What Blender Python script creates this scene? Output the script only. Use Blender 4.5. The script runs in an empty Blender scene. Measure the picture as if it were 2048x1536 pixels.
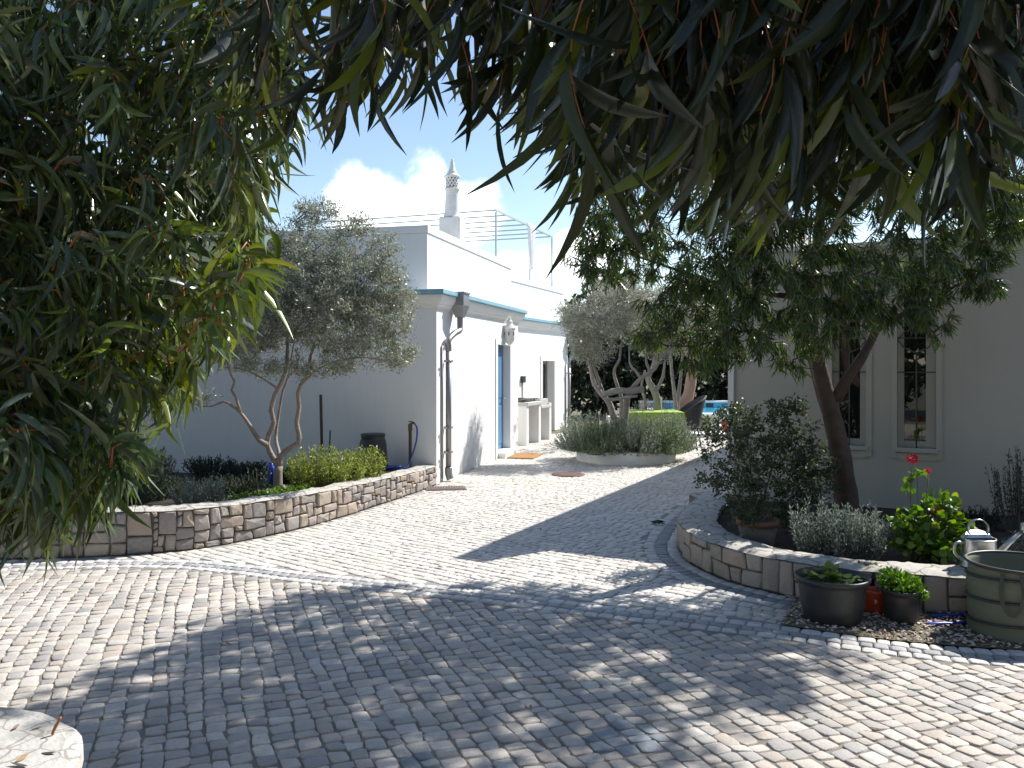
import bpy, math, random
import numpy as np
from mathutils import Vector, Matrix
R = math.radians
rnd = random.Random(7)
rng = np.random.default_rng(11)
scene = bpy.context.scene
COL = scene.collection
F = 1650.0
EYE = 1.7
UP = Vector((0, 0, 1))

def P(px, py, Y):
    return Vector(((px - 1024) / F * Y, Y, EYE + (725 - py) / F * Y))
def G(px, py, z=0.0):
    Y = (EYE - z) * F / (py - 725)
    return Vector(((px - 1024) / F * Y, Y, z))
def V2(x, y, z=0): return Vector((x, y, z))

# ------------------------------------------------------------ materials
def nodes_of(m):
    m.use_nodes = True
    nt = m.node_tree
    return nt, nt.nodes, nt.links, nt.nodes['Principled BSDF']

def new_mat(name, col=(.8, .8, .8), rough=.6, metal=0.0, attr=False, noise=None, bump=None, trans=0.0,
            spec=.5, coat=0.0, wear=None, sheen=0.0):
    """noise=(scale, amount, colour) mixes a noise stain; bump=(scale, strength, distance)"""
    m = bpy.data.materials.new(name)
    nt, N, L, b = nodes_of(m)
    b.inputs['Roughness'].default_value = rough
    b.inputs['Metallic'].default_value = metal
    b.inputs['Specular IOR Level'].default_value = spec
    b.inputs['Coat Weight'].default_value = coat
    tc = N.new('ShaderNodeTexCoord')
    if attr:
        a = N.new('ShaderNodeAttribute'); a.attribute_name = 'col'
        src = a.outputs['Color']
    else:
        c = N.new('ShaderNodeRGB'); c.outputs[0].default_value = (*col, 1)
        src = c.outputs[0]
    for st in (noise or []):
        sc, amt, nc = st[:3]
        nz = N.new('ShaderNodeTexNoise'); nz.inputs['Scale'].default_value = sc
        nz.inputs['Detail'].default_value = 6; nz.inputs['Roughness'].default_value = .62
        L.new(tc.outputs['Object'], nz.inputs['Vector'])
        rp = N.new('ShaderNodeValToRGB')
        rp.color_ramp.elements[0].position = st[3] if len(st) > 3 else .42
        rp.color_ramp.elements[1].position = st[4] if len(st) > 4 else .72
        L.new(nz.outputs['Fac'], rp.inputs['Fac'])
        ml = N.new('ShaderNodeMath'); ml.operation = 'MULTIPLY'; ml.inputs[1].default_value = amt
        L.new(rp.outputs['Color'], ml.inputs[0])
        mx = N.new('ShaderNodeMix'); mx.data_type = 'RGBA'; mx.blend_type = 'MULTIPLY' if len(st) > 5 else 'MIX'
        L.new(ml.outputs[0], mx.inputs[0]); L.new(src, mx.inputs[6]); mx.inputs[7].default_value = (*nc, 1)
        src = mx.outputs[2]
    L.new(src, b.inputs['Base Color'])
    if bump:
        nz = N.new('ShaderNodeTexNoise'); nz.inputs['Scale'].default_value = bump[0]
        nz.inputs['Detail'].default_value = 8; nz.inputs['Roughness'].default_value = .65
        L.new(tc.outputs['Object'], nz.inputs['Vector'])
        bp = N.new('ShaderNodeBump'); bp.inputs['Strength'].default_value = bump[1]
        bp.inputs['Distance'].default_value = bump[2]
        L.new(nz.outputs['Fac'], bp.inputs['Height']); L.new(bp.outputs[0], b.inputs['Normal'])
    if trans > 0:
        out = N['Material Output']
        t = N.new('ShaderNodeBsdfTranslucent')
        hs = N.new('ShaderNodeHueSaturation'); hs.inputs['Saturation'].default_value = 1.25
        hs.inputs['Value'].default_value = 1.5; hs.inputs['Hue'].default_value = .485
        L.new(src, hs.inputs['Color']); L.new(hs.outputs[0], t.inputs['Color'])
        ms = N.new('ShaderNodeMixShader'); ms.inputs[0].default_value = trans
        L.new(b.outputs[0], ms.inputs[1]); L.new(t.outputs[0], ms.inputs[2]); L.new(ms.outputs[0], out.inputs[0])
    return m

M = {}
M['plaster'] = new_mat('white_plaster', (.80, .80, .79), .85, noise=[(1.3, .10, (.62, .61, .58)), (9, .06, (.6, .6, .58))], bump=(60, .25, .004), spec=.2)
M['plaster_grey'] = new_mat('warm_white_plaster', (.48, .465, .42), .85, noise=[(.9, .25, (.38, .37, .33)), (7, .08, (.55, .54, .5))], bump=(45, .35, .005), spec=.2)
def add_streaks(m, col, amt):
    nt = m.node_tree; N, L = nt.nodes, nt.links; b = N['Principled BSDF']; src = b.inputs['Base Color'].links[0].from_socket
    tc = N.new('ShaderNodeTexCoord'); mp = N.new('ShaderNodeMapping'); mp.inputs['Scale'].default_value = (5, 5, .35); L.new(tc.outputs['Object'], mp.inputs['Vector'])
    nz = N.new('ShaderNodeTexNoise'); nz.inputs['Scale'].default_value = 2.2; nz.inputs['Detail'].default_value = 7; nz.inputs['Roughness'].default_value = .7; L.new(mp.outputs[0], nz.inputs['Vector'])
    r = N.new('ShaderNodeMapRange'); r.inputs[1].default_value = .5; r.inputs[2].default_value = .78; r.inputs[4].default_value = amt; L.new(nz.outputs['Fac'], r.inputs[0])
    mx = N.new('ShaderNodeMix'); mx.data_type = 'RGBA'; L.new(r.outputs[0], mx.inputs[0]); L.new(src, mx.inputs[6]); mx.inputs[7].default_value = (*col, 1); L.new(mx.outputs[2], b.inputs['Base Color'])
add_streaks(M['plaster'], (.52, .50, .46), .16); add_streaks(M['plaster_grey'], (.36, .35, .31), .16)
M['trim'] = new_mat('white_trim', (.80, .80, .78), .7, noise=[(5, .10, (.62, .6, .56))], bump=(40, .15, .003), spec=.25)
M['blue_edge'] = new_mat('blue_roof_edge', (.20, .38, .46), .55, noise=[(6, .35, (.34, .48, .54))], bump=(30, .1, .003))
M['blue_door'] = new_mat('blue_paint', (.085, .235, .42), .42, noise=[(4, .2, (.12, .28, .44))], bump=(25, .08, .002))
M['zinc'] = new_mat('zinc_grey', (.30, .30, .31), .45, .6, noise=[(7, .4, (.22, .22, .23))], bump=(20, .08, .002))
M['steel'] = new_mat('grey_steel', (.40, .46, .46), .5, .2, noise=[(12, .3, (.32, .36, .36))])
M['galv'] = new_mat('galvanised', (.62, .64, .66), .28, .95, noise=[(14, .45, (.42, .44, .46)), (45, .25, (.5, .52, .54))], bump=(20, .08, .002))
M['concrete'] = new_mat('concrete', (.50, .50, .48), .85, noise=[(4, .4, (.36, .35, .33)), (30, .2, (.3, .3, .29))], bump=(60, .3, .003))
M['stone_attr'] = new_mat('wall_stone', attr=True, rough=.85, noise=[(9, .45, (.26, .22, .18)), (30, .35, (.42, .38, .33), .45, .7), (70, .2, (.12, .11, .1), .5, .75)], bump=(55, .6, .006), spec=.25)
M['mortar'] = new_mat('mortar', (.19, .165, .145), .95, noise=[(20, .5, (.22, .19, .16))], bump=(80, .5, .004))
M['coping'] = new_mat('coping_stone', (.50, .475, .43), .9, noise=[(7, .55, (.34, .31, .27)), (28, .45, (.24, .21, .18), .5, .68), (3, .3, (.55, .52, .47))], bump=(32, .8, .012), spec=.2)
def add_cracks(m, scale, col, width, amt=.8):
    nt = m.node_tree; N, L = nt.nodes, nt.links; b = N['Principled BSDF']; src = b.inputs['Base Color'].links[0].from_socket
    tc = N.new('ShaderNodeTexCoord'); nz = N.new('ShaderNodeTexNoise'); nz.inputs['Scale'].default_value = 6; L.new(tc.outputs['Object'], nz.inputs['Vector'])
    mxv = N.new('ShaderNodeMix'); mxv.data_type = 'VECTOR'; mxv.inputs[0].default_value = .12; L.new(tc.outputs['Object'], mxv.inputs[4]); L.new(nz.outputs['Color'], mxv.inputs[5])
    v = N.new('ShaderNodeTexVoronoi'); v.feature = 'DISTANCE_TO_EDGE'; v.inputs['Scale'].default_value = scale; L.new(mxv.outputs[1], v.inputs['Vector'])
    r = N.new('ShaderNodeMapRange'); r.inputs[1].default_value = width * .3; r.inputs[2].default_value = width; r.inputs[3].default_value = amt; r.inputs[4].default_value = 0; L.new(v.outputs['Distance'], r.inputs[0])
    mx = N.new('ShaderNodeMix'); mx.data_type = 'RGBA'; L.new(r.outputs[0], mx.inputs[0]); L.new(src, mx.inputs[6]); mx.inputs[7].default_value = (*col, 1); L.new(mx.outputs[2], b.inputs['Base Color'])
add_cracks(M['coping'], 5.5, (.17, .15, .13), .05)
M['slab'] = new_mat('crazed_white_slab', (.50, .485, .455), .8, noise=[(9, .5, (.50, .47, .43)), (30, .4, (.36, .33, .3), .55, .7)], bump=(22, .8, .012))
add_cracks(M['slab'], 9, (.25, .22, .19), .035)
M['cobble'] = new_mat('cobble_stone', attr=True, rough=.62, noise=[(.8, .30, (.36, .325, .285), .45, .7), (14, .40, (.30, .27, .24)), (60, .35, (.26, .235, .21), .5, .72)], bump=(48, .7, .007), spec=.35)
M['joint'] = new_mat('joint_sand', (.21, .185, .155), .95, noise=[(10, .5, (.20, .18, .155))], bump=(120, .6, .004))
M['joint_pale'] = new_mat('joint_sand_pale', (.26, .25, .235), .95, noise=[(10, .5, (.36, .34, .31))], bump=(120, .6, .004))
M['soil'] = new_mat('dark_soil', (.035, .028, .022), .95, noise=[(12, .6, (.06, .048, .036)), (60, .4, (.10, .08, .06))], bump=(40, 1.0, .03))
M['earth'] = new_mat('dry_earth', (.15, .135, .085), .95, noise=[(.5, .6, (.09, .10, .05)), (6, .4, (.22, .19, .14))], bump=(14, .6, .03))
M['gravel'] = new_mat('gravel_stone', attr=True, rough=.8, bump=(90, .3, .002))
M['gum'] = new_mat('gum_leaf', attr=True, rough=.27, trans=.22, spec=.7, coat=.08, noise=[(18, .25, (.05, .07, .03))])
M['gum_far'] = new_mat('willowy_gum_leaf', attr=True, rough=.30, trans=.34, spec=.7)
M['olive'] = new_mat('olive_leaf', attr=True, rough=.40, trans=.24, spec=.5)
M['herb'] = new_mat('herb_leaf', attr=True, rough=.6, trans=.22, spec=.3)
M['soft'] = new_mat('soft_leaf', attr=True, rough=.45, trans=.3, spec=.45)
M['twig'] = new_mat('red_twig', (.33, .10, .035), .5, noise=[(9, .5, (.40, .20, .05))])
M['bark_gum'] = new_mat('gum_bark', (.075, .048, .04), .8, noise=[(7, .6, (.15, .10, .085)), (22, .5, (.035, .025, .022)), (2.5, .4, (.11, .085, .075))], bump=(24, .7, .012))
M['bark_olive'] = new_mat('olive_bark', (.26, .205, .17), .75, noise=[(8, .6, (.40, .33, .28)), (25, .45, (.11, .085, .07))], bump=(28, .8, .012))
M['bark_grey'] = new_mat('grey_bark', (.30, .27, .24), .85, noise=[(9, .6, (.45, .42, .38)), (25, .5, (.13, .11, .1))], bump=(25, .9, .015))
M['bark_pink'] = new_mat('pink_bark', (.36, .24, .19), .8, noise=[(4, .6, (.26, .17, .13)), (14, .4, (.45, .36, .3))], bump=(18, .5, .012))
M['stem'] = new_mat('green_stem', (.10, .12, .05), .6)
M['stem_grey'] = new_mat('woody_stem', (.16, .14, .11), .8)
M['black_plastic'] = new_mat('black_plastic', (.028, .030, .033), .45, noise=[(6, .4, (.05, .05, .052)), (16, .30, (.14, .125, .105), .52, .75)], bump=(30, .06, .002))
M['red_plastic'] = new_mat('orange_red_plastic', (.52, .085, .04), .45, noise=[(8, .3, (.40, .06, .03))])
M['terracotta'] = new_mat('terracotta', (.22, .105, .065), .85, noise=[(7, .6, (.16, .12, .10))], bump=(50, .2, .003))
M['grey_pot'] = new_mat('weathered_pot', (.16, .145, .13), .85, noise=[(8, .5, (.24, .20, .17))], bump=(40, .3, .003))
M['urn'] = new_mat('red_glaze', (.42, .06, .045), .3, noise=[(8, .3, (.30, .05, .04))])
M['canvas'] = new_mat('green_canvas', (.14, .155, .11), .8, noise=[(6, .5, (.09, .105, .075)), (2, .4, (.2, .2, .16))], bump=(150, .3, .002))
M['blue_hose'] = new_mat('blue_hose', (.02, .045, .26), .35)
M['blue_tool'] = new_mat('blue_plastic', (.02, .05, .42), .35)
M['white_mark'] = new_mat('white_label', (.7, .7, .68), .6)
M['brass'] = new_mat('dark_brass', (.10, .08, .05), .4, .7)
M['wood_dark'] = new_mat('dark_wood', (.055, .045, .038), .8, noise=[(12, .5, (.10, .085, .07))], bump=(40, .5, .004))
M['wood_grey'] = new_mat('grey_dead_wood', (.34, .32, .29), .85, noise=[(10, .6, (.18, .17, .15))], bump=(30, .9, .015))
M['coir'] = new_mat('coir_mat', (.36, .19, .075), .95, noise=[(40, .5, (.34, .16, .05))], bump=(180, .8, .006))
M['lime'] = new_mat('lime_cloth', (.36, .50, .10), .75, noise=[(4, .3, (.28, .42, .08))], bump=(60, .15, .002), trans=.12)
M['white_cloth'] = new_mat('white_cloth', (.82, .82, .82), .8, trans=.35)
M['wicker'] = new_mat('dark_wicker', (.035, .035, .038), .6, noise=[(60, .6, (.08, .08, .085))], bump=(110, .9, .006))
M['iron'] = new_mat('dark_iron', (.05, .05, .05), .55, .6)
M['iron_grey'] = new_mat('grey_painted_iron', (.13, .13, .125), .55, .2)
M['drain'] = new_mat('drain_iron', (.20, .16, .14), .7, .3, noise=[(20, .5, (.12, .09, .08))], bump=(60, .4, .003))
M['rust'] = new_mat('red_brown_cover', (.16, .095, .08), .8, noise=[(16, .5, (.10, .06, .05))], bump=(50, .4, .004))
M['tile'] = new_mat('pool_tile', (.10, .48, .68), .3, noise=[(9, .25, (.18, .58, .76))])
M['dark_blue'] = new_mat('dark_blue_plastic', (.015, .05, .10), .4)
M['petal'] = new_mat('red_petal', (.62, .012, .03), .5, trans=.2)
M['grate'] = new_mat('black_grate', (.03, .03, .03), .5, .4)
M['hedge'] = new_mat('hedge_leaf', attr=True, rough=.5, trans=.15, spec=.4)

def water_mat():
    m = bpy.data.materials.new('pool_water'); nt, N, L, b = nodes_of(m)
    b.inputs['Base Color'].default_value = (.08, .46, .68, 1); b.inputs['Roughness'].default_value = .06
    tc = N.new('ShaderNodeTexCoord'); nz = N.new('ShaderNodeTexNoise'); nz.inputs['Scale'].default_value = 5
    L.new(tc.outputs['Object'], nz.inputs['Vector'])
    bp = N.new('ShaderNodeBump'); bp.inputs['Strength'].default_value = .25; bp.inputs['Distance'].default_value = .03
    L.new(nz.outputs['Fac'], bp.inputs['Height']); L.new(bp.outputs[0], b.inputs['Normal'])
    return m
M['water'] = water_mat()
def pane_mat():
    m = bpy.data.materials.new('window_glass'); nt, N, L, b = nodes_of(m)
    b.inputs['Base Color'].default_value = (.012, .014, .015, 1); b.inputs['Roughness'].default_value = .015
    b.inputs['IOR'].default_value = 1.85
    return m
M['pane'] = pane_mat()

def lattice_mat():   # pierced drum of the chimney is modelled; this is its lime wash
    return new_mat('lime_wash', (.78, .77, .74), .9, noise=[(9, .35, (.5, .49, .46))], bump=(40, .3, .004))
M['lime_wash'] = lattice_mat()

# ------------------------------------------------------------ mesh builder
ORG = {}
def link(o, parent=None, origin=None):
    COL.objects.link(o)
    if parent is not None:
        o.parent = parent
    return o
def org_of(parent): return ORG.get(parent.name, Vector((0, 0, 0))) if parent is not None else None

class MB:
    def __init__(s): s.v = []; s.f = []; s.c = []; s.sm = []
    def add(s, vs, fs, col=(.5, .5, .5), smooth=False):
        n = len(s.v)
        s.v.extend([tuple(v) for v in vs]); s.c.extend([col] * len(vs))
        for f in fs:
            s.f.append(tuple(n + i for i in f)); s.sm.append(smooth)
        return s
    def box(s, c, half, ax=None, col=(.5, .5, .5), bev=0.0):
        c = Vector(c); ax = ax or (Vector((1, 0, 0)), Vector((0, 1, 0)), Vector((0, 0, 1)))
        a, b, d = [Vector(x) for x in ax]; hx, hy, hz = half
        if bev <= 0:
            vs = [c + a * (i * hx) + b * (j * hy) + d * (k * hz) for k in (-1, 1) for j in (-1, 1) for i in (-1, 1)]
            fs = [(0, 2, 3, 1), (4, 5, 7, 6), (0, 1, 5, 4), (2, 6, 7, 3), (0, 4, 6, 2), (1, 3, 7, 5)]
            s.add(vs, fs, col)
        else:
            bm = {}
            vs = []
            def vid(i, j, k, w):
                key = (i, j, k, w)
                if key not in bm:
                    x, y, z = i * (hx - (bev if w != 0 else 0)), j * (hy - (bev if w != 1 else 0)), k * (hz - (bev if w != 2 else 0))
                    bm[key] = len(vs); vs.append(c + a * x + b * y + d * z)
                return bm[key]
            fs = []
            S = (-1, 1)
            for i in S:
                fs.append([vid(i, j, k, 0) for j, k in ((-1, -1), (1, -1), (1, 1), (-1, 1))])
                fs.append([vid(j, i, k, 1) for j, k in ((-1, -1), (-1, 1), (1, 1), (1, -1))])
                fs.append([vid(j, k, i, 2) for j, k in ((-1, -1), (1, -1), (1, 1), (-1, 1))])
            for i in S:
                for j in S:
                    fs.append([vid(i, j, -1, 0), vid(i, j, 1, 0), vid(i, j, 1, 1), vid(i, j, -1, 1)])
                    fs.append([vid(i, -1, j, 0), vid(i, 1, j, 0), vid(i, 1, j, 2), vid(i, -1, j, 2)])
                    fs.append([vid(-1, i, j, 1), vid(1, i, j, 1), vid(1, i, j, 2), vid(-1, i, j, 2)])
                    for k in S:
                        fs.append([vid(i, j, k, 0), vid(i, j, k, 1), vid(i, j, k, 2)])
            s.add(vs, fs, col)
        return s
    def tube(s, pts, rad, n=8, col=(.5, .5, .5), cap=True, wob=0.0):
        pts = [Vector(p) for p in pts]
        if not hasattr(rad, '__len__'): rad = [rad] * len(pts)
        vs = []; fs = []
        nrm = None
        for i, p in enumerate(pts):
            t = (pts[min(i + 1, len(pts) - 1)] - pts[max(i - 1, 0)])
            if t.length < 1e-9: t = Vector((0, 0, 1))
            t.normalize()
            if nrm is None:
                nrm = t.orthogonal().normalized()
            else:
                nrm = (nrm - t * nrm.dot(t))
                nrm = nrm.normalized() if nrm.length > 1e-6 else t.orthogonal().normalized()
            bn = t.cross(nrm)
            for k in range(n):
                a = 2 * math.pi * k / n
                r = rad[i] * (1 + wob * rnd.uniform(-1, 1))
                vs.append(p + nrm * (math.cos(a) * r) + bn * (math.sin(a) * r))
        for i in range(len(pts) - 1):
            for k in range(n):
                k2 = (k + 1) % n
                fs.append((i * n + k, i * n + k2, (i + 1) * n + k2, (i + 1) * n + k))
        if cap:
            fs.append(tuple(reversed(range(n)))); fs.append(tuple((len(pts) - 1) * n + k for k in range(n)))
        return s.add(vs, fs, col, True)
    def lathe(s, c, prof, n=32, col=(.5, .5, .5), ax=None, smooth=True, a0=0, a1=2 * math.pi):
        c = Vector(c); X, Y, Z = ax or (Vector((1, 0, 0)), Vector((0, 1, 0)), Vector((0, 0, 1)))
        vs = []; fs = []; full = abs(a1 - a0 - 2 * math.pi) < 1e-6
        m = n if full else n + 1
        for (r, z) in prof:
            for k in range(m):
                a = a0 + (a1 - a0) * k / n
                vs.append(c + X * (r * math.cos(a)) + Y * (r * math.sin(a)) + Z * z)
        for i in range(len(prof) - 1):
            for k in range(n):
                k2 = (k + 1) % m
                fs.append((i * m + k, i * m + k2, (i + 1) * m + k2, (i + 1) * m + k))
        return s.add(vs, fs, col, smooth)
    def prism(s, poly, z0, z1, col=(.5, .5, .5)):
        n = len(poly)
        vs = [(p[0], p[1], z0) for p in poly] + [(p[0], p[1], z1) for p in poly]
        fs = [(i, (i + 1) % n, n + (i + 1) % n, n + i) for i in range(n)] + [tuple(range(n, 2 * n)), tuple(reversed(range(n)))]
        return s.add(vs, fs, col)
    def build(s, name, m, parent=None, origin=None):
        me = bpy.data.meshes.new(name)
        o = org_of(parent) if parent is not None else (Vector(origin) if origin is not None else Vector((0, 0, 0)))
        me.from_pydata([(v[0] - o.x, v[1] - o.y, v[2] - o.z) for v in s.v], [], s.f)
        me.polygons.foreach_set('use_smooth', s.sm)
        at = me.color_attributes.new('col', 'FLOAT_COLOR', 'POINT')
        at.data.foreach_set('color', np.hstack([np.array(s.c, dtype=np.float32).reshape(-1, 3), np.ones((len(s.v), 1), np.float32)]).ravel())
        me.materials.append(m)
        ob = bpy.data.objects.new(name, me)
        if parent is None: ob.location = o
        link(ob, parent)
        ORG[ob.name] = o
        me.update()
        return ob

def build_np(name, V, Fq, C, m, parent=None, origin=None, smooth=True):
    o = org_of(parent) if parent is not None else (Vector(origin) if origin is not None else Vector((0, 0, 0)))
    me = bpy.data.meshes.new(name)
    V = np.asarray(V, np.float32) - np.array(o, np.float32)
    Fq = np.asarray(Fq, np.int32); nf, k = Fq.shape
    me.vertices.add(len(V)); me.vertices.foreach_set('co', V.ravel())
    me.loops.add(nf * k); me.loops.foreach_set('vertex_index', Fq.ravel())
    me.polygons.add(nf)
    me.polygons.foreach_set('loop_start', np.arange(0, nf * k, k, dtype=np.int32))
    me.polygons.foreach_set('use_smooth', np.full(nf, smooth))
    at = me.color_attributes.new('col', 'FLOAT_COLOR', 'POINT')
    at.data.foreach_set('color', np.hstack([np.asarray(C, np.float32), np.ones((len(V), 1), np.float32)]).ravel())
    me.update(calc_edges=True); me.validate()
    me.materials.append(m)
    ob = bpy.data.objects.new(name, me)
    if parent is None: ob.location = o
    link(ob, parent); ORG[ob.name] = o
    return ob

def tag(o, label=None, cat=None, group=None, kind=None):
    if label: o['label'] = label
    if cat: o['category'] = cat
    if group: o['group'] = group
    if kind: o['kind'] = kind
    return o
def thing(name, label, cat, loc, group=None):
    o = bpy.data.objects.new(name, None); o.location = loc; o.empty_display_size = .1
    COL.objects.link(o); ORG[o.name] = Vector(loc)
    return tag(o, label, cat, group)
def struct(o): o['kind'] = 'structure'; return o

# ------------------------------------------------------------ foliage helpers (numpy)
def unit(a): return a / np.maximum(np.linalg.norm(a, axis=1, keepdims=True), 1e-9)
def leaf_mesh(B, D, L, W, bend, droop, col, K=3, fold=0.0, side=None, prof=None):
    """B base, D direction, L length, W half width, bend = sickle curve, droop = curl; returns V,F,C"""
    n = len(B); D = unit(D)
    rv = side if side is not None else rng.normal(size=(n, 3))
    S = unit(np.cross(D, rv)); Nn = np.cross(D, S)
    s = np.linspace(0, 1, K + 1)
    w = prof if prof is not None else np.maximum(np.sin(np.pi * s ** .8) ** .8, .06)
    if prof is None: w[0] = .12; w[-1] = .03
    L = np.asarray(L)[:, None]; W = np.asarray(W)[:, None]; bend = np.asarray(bend)[:, None]; droop = np.asarray(droop)[:, None]
    rows = []
    for j, sj in enumerate(s):
        c = B + D * L * sj + S * (bend * L * (sj * sj)) - Nn * (droop * L * sj * sj)
        sp = unit(S - D * (2 * bend * sj))
        if fold:
            rows += [c - sp * W * w[j] + Nn * W * w[j] * fold, c, c + sp * W * w[j] + Nn * W * w[j] * fold]
        else:
            rows += [c - sp * W * w[j], c + sp * W * w[j]]
    V = np.stack(rows, 1)
    m = V.shape[1]; q = 3 if fold else 2
    f = []
    for j in range(K):
        for k in range(q - 1):
            f.append([j * q + k, j * q + k + 1, (j + 1) * q + k + 1, (j + 1) * q + k])
    f = np.array(f)
    Fq = (np.arange(n)[:, None, None] * m + f[None]).reshape(-1, 4)
    C = np.repeat(np.asarray(col), m, axis=0)
    return V.reshape(-1, 3), Fq, C
class NB:
    def __init__(s): s.V = []; s.F = []; s.C = []; s.n = 0
    def add(s, t):
        V, Fq, C = t; s.V.append(V); s.F.append(Fq + s.n); s.C.append(C); s.n += len(V)
    def build(s, name, m, parent=None, origin=None, smooth=True):
        return build_np(name, np.concatenate(s.V), np.concatenate(s.F), np.concatenate(s.C), m, parent, origin, smooth)

def pal(n, cols, var=.25, cv=.08):
    cols = np.array(cols); i = rng.integers(0, len(cols), n)
    c = cols[i] * (1 + rng.uniform(-var, var, (n, 1))) * (1 + rng.uniform(-cv, cv, (n, 3)))
    return np.clip(c, .002, .95)
def blob_pts(blobs, n, p=.42):
    w = np.array([b[1][0] * b[1][1] * b[1][2] for b in blobs]) ** .75; w /= w.sum()
    idx = rng.choice(len(blobs), n, p=w)
    c = np.array([list(b[0]) for b in blobs])[idx]; r = np.array([b[1] for b in blobs])[idx]
    d = unit(rng.normal(size=(n, 3))) * rng.uniform(0, 1, (n, 1)) ** p
    return c + d * r
def resample(pts, step):
    pts = [Vector(p) for p in pts]; out = [pts[0]]
    # smooth Catmull-Rom
    ext = [pts[0] * 2 - pts[1]] + pts + [pts[-1] * 2 - pts[-2]]
    for i in range(len(pts) - 1):
        p0, p1, p2, p3 = ext[i:i + 4]
        n = max(1, int(math.ceil((p2 - p1).length / step)))
        for k in range(1, n + 1):
            t = k / n
            out.append(.5 * ((2 * p1) + (p2 - p0) * t + (2 * p0 - 5 * p1 + 4 * p2 - p3) * t * t + (3 * p1 - p0 - 3 * p2 + p3) * t ** 3))
    return out
def grow(limbs, att, step=.14, arch=.08, jit=.03, skip=.0):
    """limbs: polylines; att: attractor points (N,3); returns chains (list of point lists)"""
    cap = 200 + sum(len(l) for l in limbs) + len(att) * 40
    nodes = np.zeros((cap, 3)); nn = 0
    for l in limbs:
        k0 = int(len(l) * skip)
        for p in l[k0:]: nodes[nn] = p; nn += 1
    d0 = np.array([np.min(np.sum((nodes[:nn] - a) ** 2, 1)) for a in att])
    chains = []
    for i in np.argsort(d0):
        a = att[i]
        j = int(np.argmin(np.sum((nodes[:nn] - a) ** 2, 1)))
        p = nodes[j].copy(); d = np.linalg.norm(a - p)
        if d < step * .5: continue
        n = max(2, int(math.ceil(d / step)))
        pts = [p]
        for k in range(1, n + 1):
            t = k / n
            q = p + (a - p) * t
            q = q + np.array([0, 0, 1]) * arch * d * math.sin(math.pi * t)
            if k < n: q = q + rng.normal(size=3) * jit
            pts.append(q); nodes[nn] = q; nn += 1
            if nn >= cap - 2: return chains
        chains.append(np.array(pts))
    return chains
def chain_leaves(chains, per_m, t0=.25, nmin=6):
    """positions and tangents spread along the outer part of each chain"""
    B = []; T = []
    for c in chains:
        seg = np.linalg.norm(np.diff(c, axis=0), axis=1); Ltot = seg.sum()
        n = max(nmin, int(per_m * Ltot)); ts = rng.uniform(t0, 1.0, n) * Ltot
        cs = np.concatenate([[0], np.cumsum(seg)])
        k = np.clip(np.searchsorted(cs, ts) - 1, 0, len(seg) - 1)
        fr = ((ts - cs[k]) / np.maximum(seg[k], 1e-6))[:, None]
        B.append(c[k] * (1 - fr) + c[k + 1] * fr); T.append(unit(c[k + 1] - c[k]))
    return np.concatenate(B), np.concatenate(T)
def limb_mesh(mb, limbs, radii, n=10, wob=.05):
    for l, (r0, r1) in zip(limbs, radii):
        m = len(l); mb.tube(l, [r0 + (r1 - r0) * (i / (m - 1)) ** .8 for i in range(m)], n, wob=wob)
def chain_mesh(mb, chains, r0=.012, r1=.003, n=5):
    for c in chains:
        L = len(c); sc = min(1.0, .45 + .12 * L)
        mb.tube([Vector(p) for p in c], [(r0 + (r1 - r0) * i / (L - 1)) * sc for i in range(L)], n, cap=False)

# ------------------------------------------------------------ camera, light, sky
cam = bpy.data.cameras.new('camera'); cam.sensor_width = 36; cam.lens = F / 2048 * 36
cam.shift_y = -43 / 2048; cam.clip_end = 3000; cam.clip_start = .02
co = bpy.data.objects.new('camera', cam); co.location = (0, 0, EYE); co.rotation_euler = (R(90), 0, 0)
COL.objects.link(co); scene.camera = co
SUN_EL = R(46); SH = Vector((.82, .572, 0)).normalized()
sun_dir = Vector((SH.x * math.cos(SUN_EL), SH.y * math.cos(SUN_EL), math.sin(SUN_EL)))
sl = bpy.data.lights.new('sun', 'SUN'); sl.energy = 4.6; sl.angle = R(.53); sl.color = (1, .965, .90)
so = bpy.data.objects.new('sun', sl); so.rotation_euler = (-sun_dir).to_track_quat('-Z', 'Y').to_euler(); so.location = (20, 14, 25)
COL.objects.link(so)
w = bpy.data.worlds.new('World'); scene.world = w; w.use_nodes = True
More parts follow.
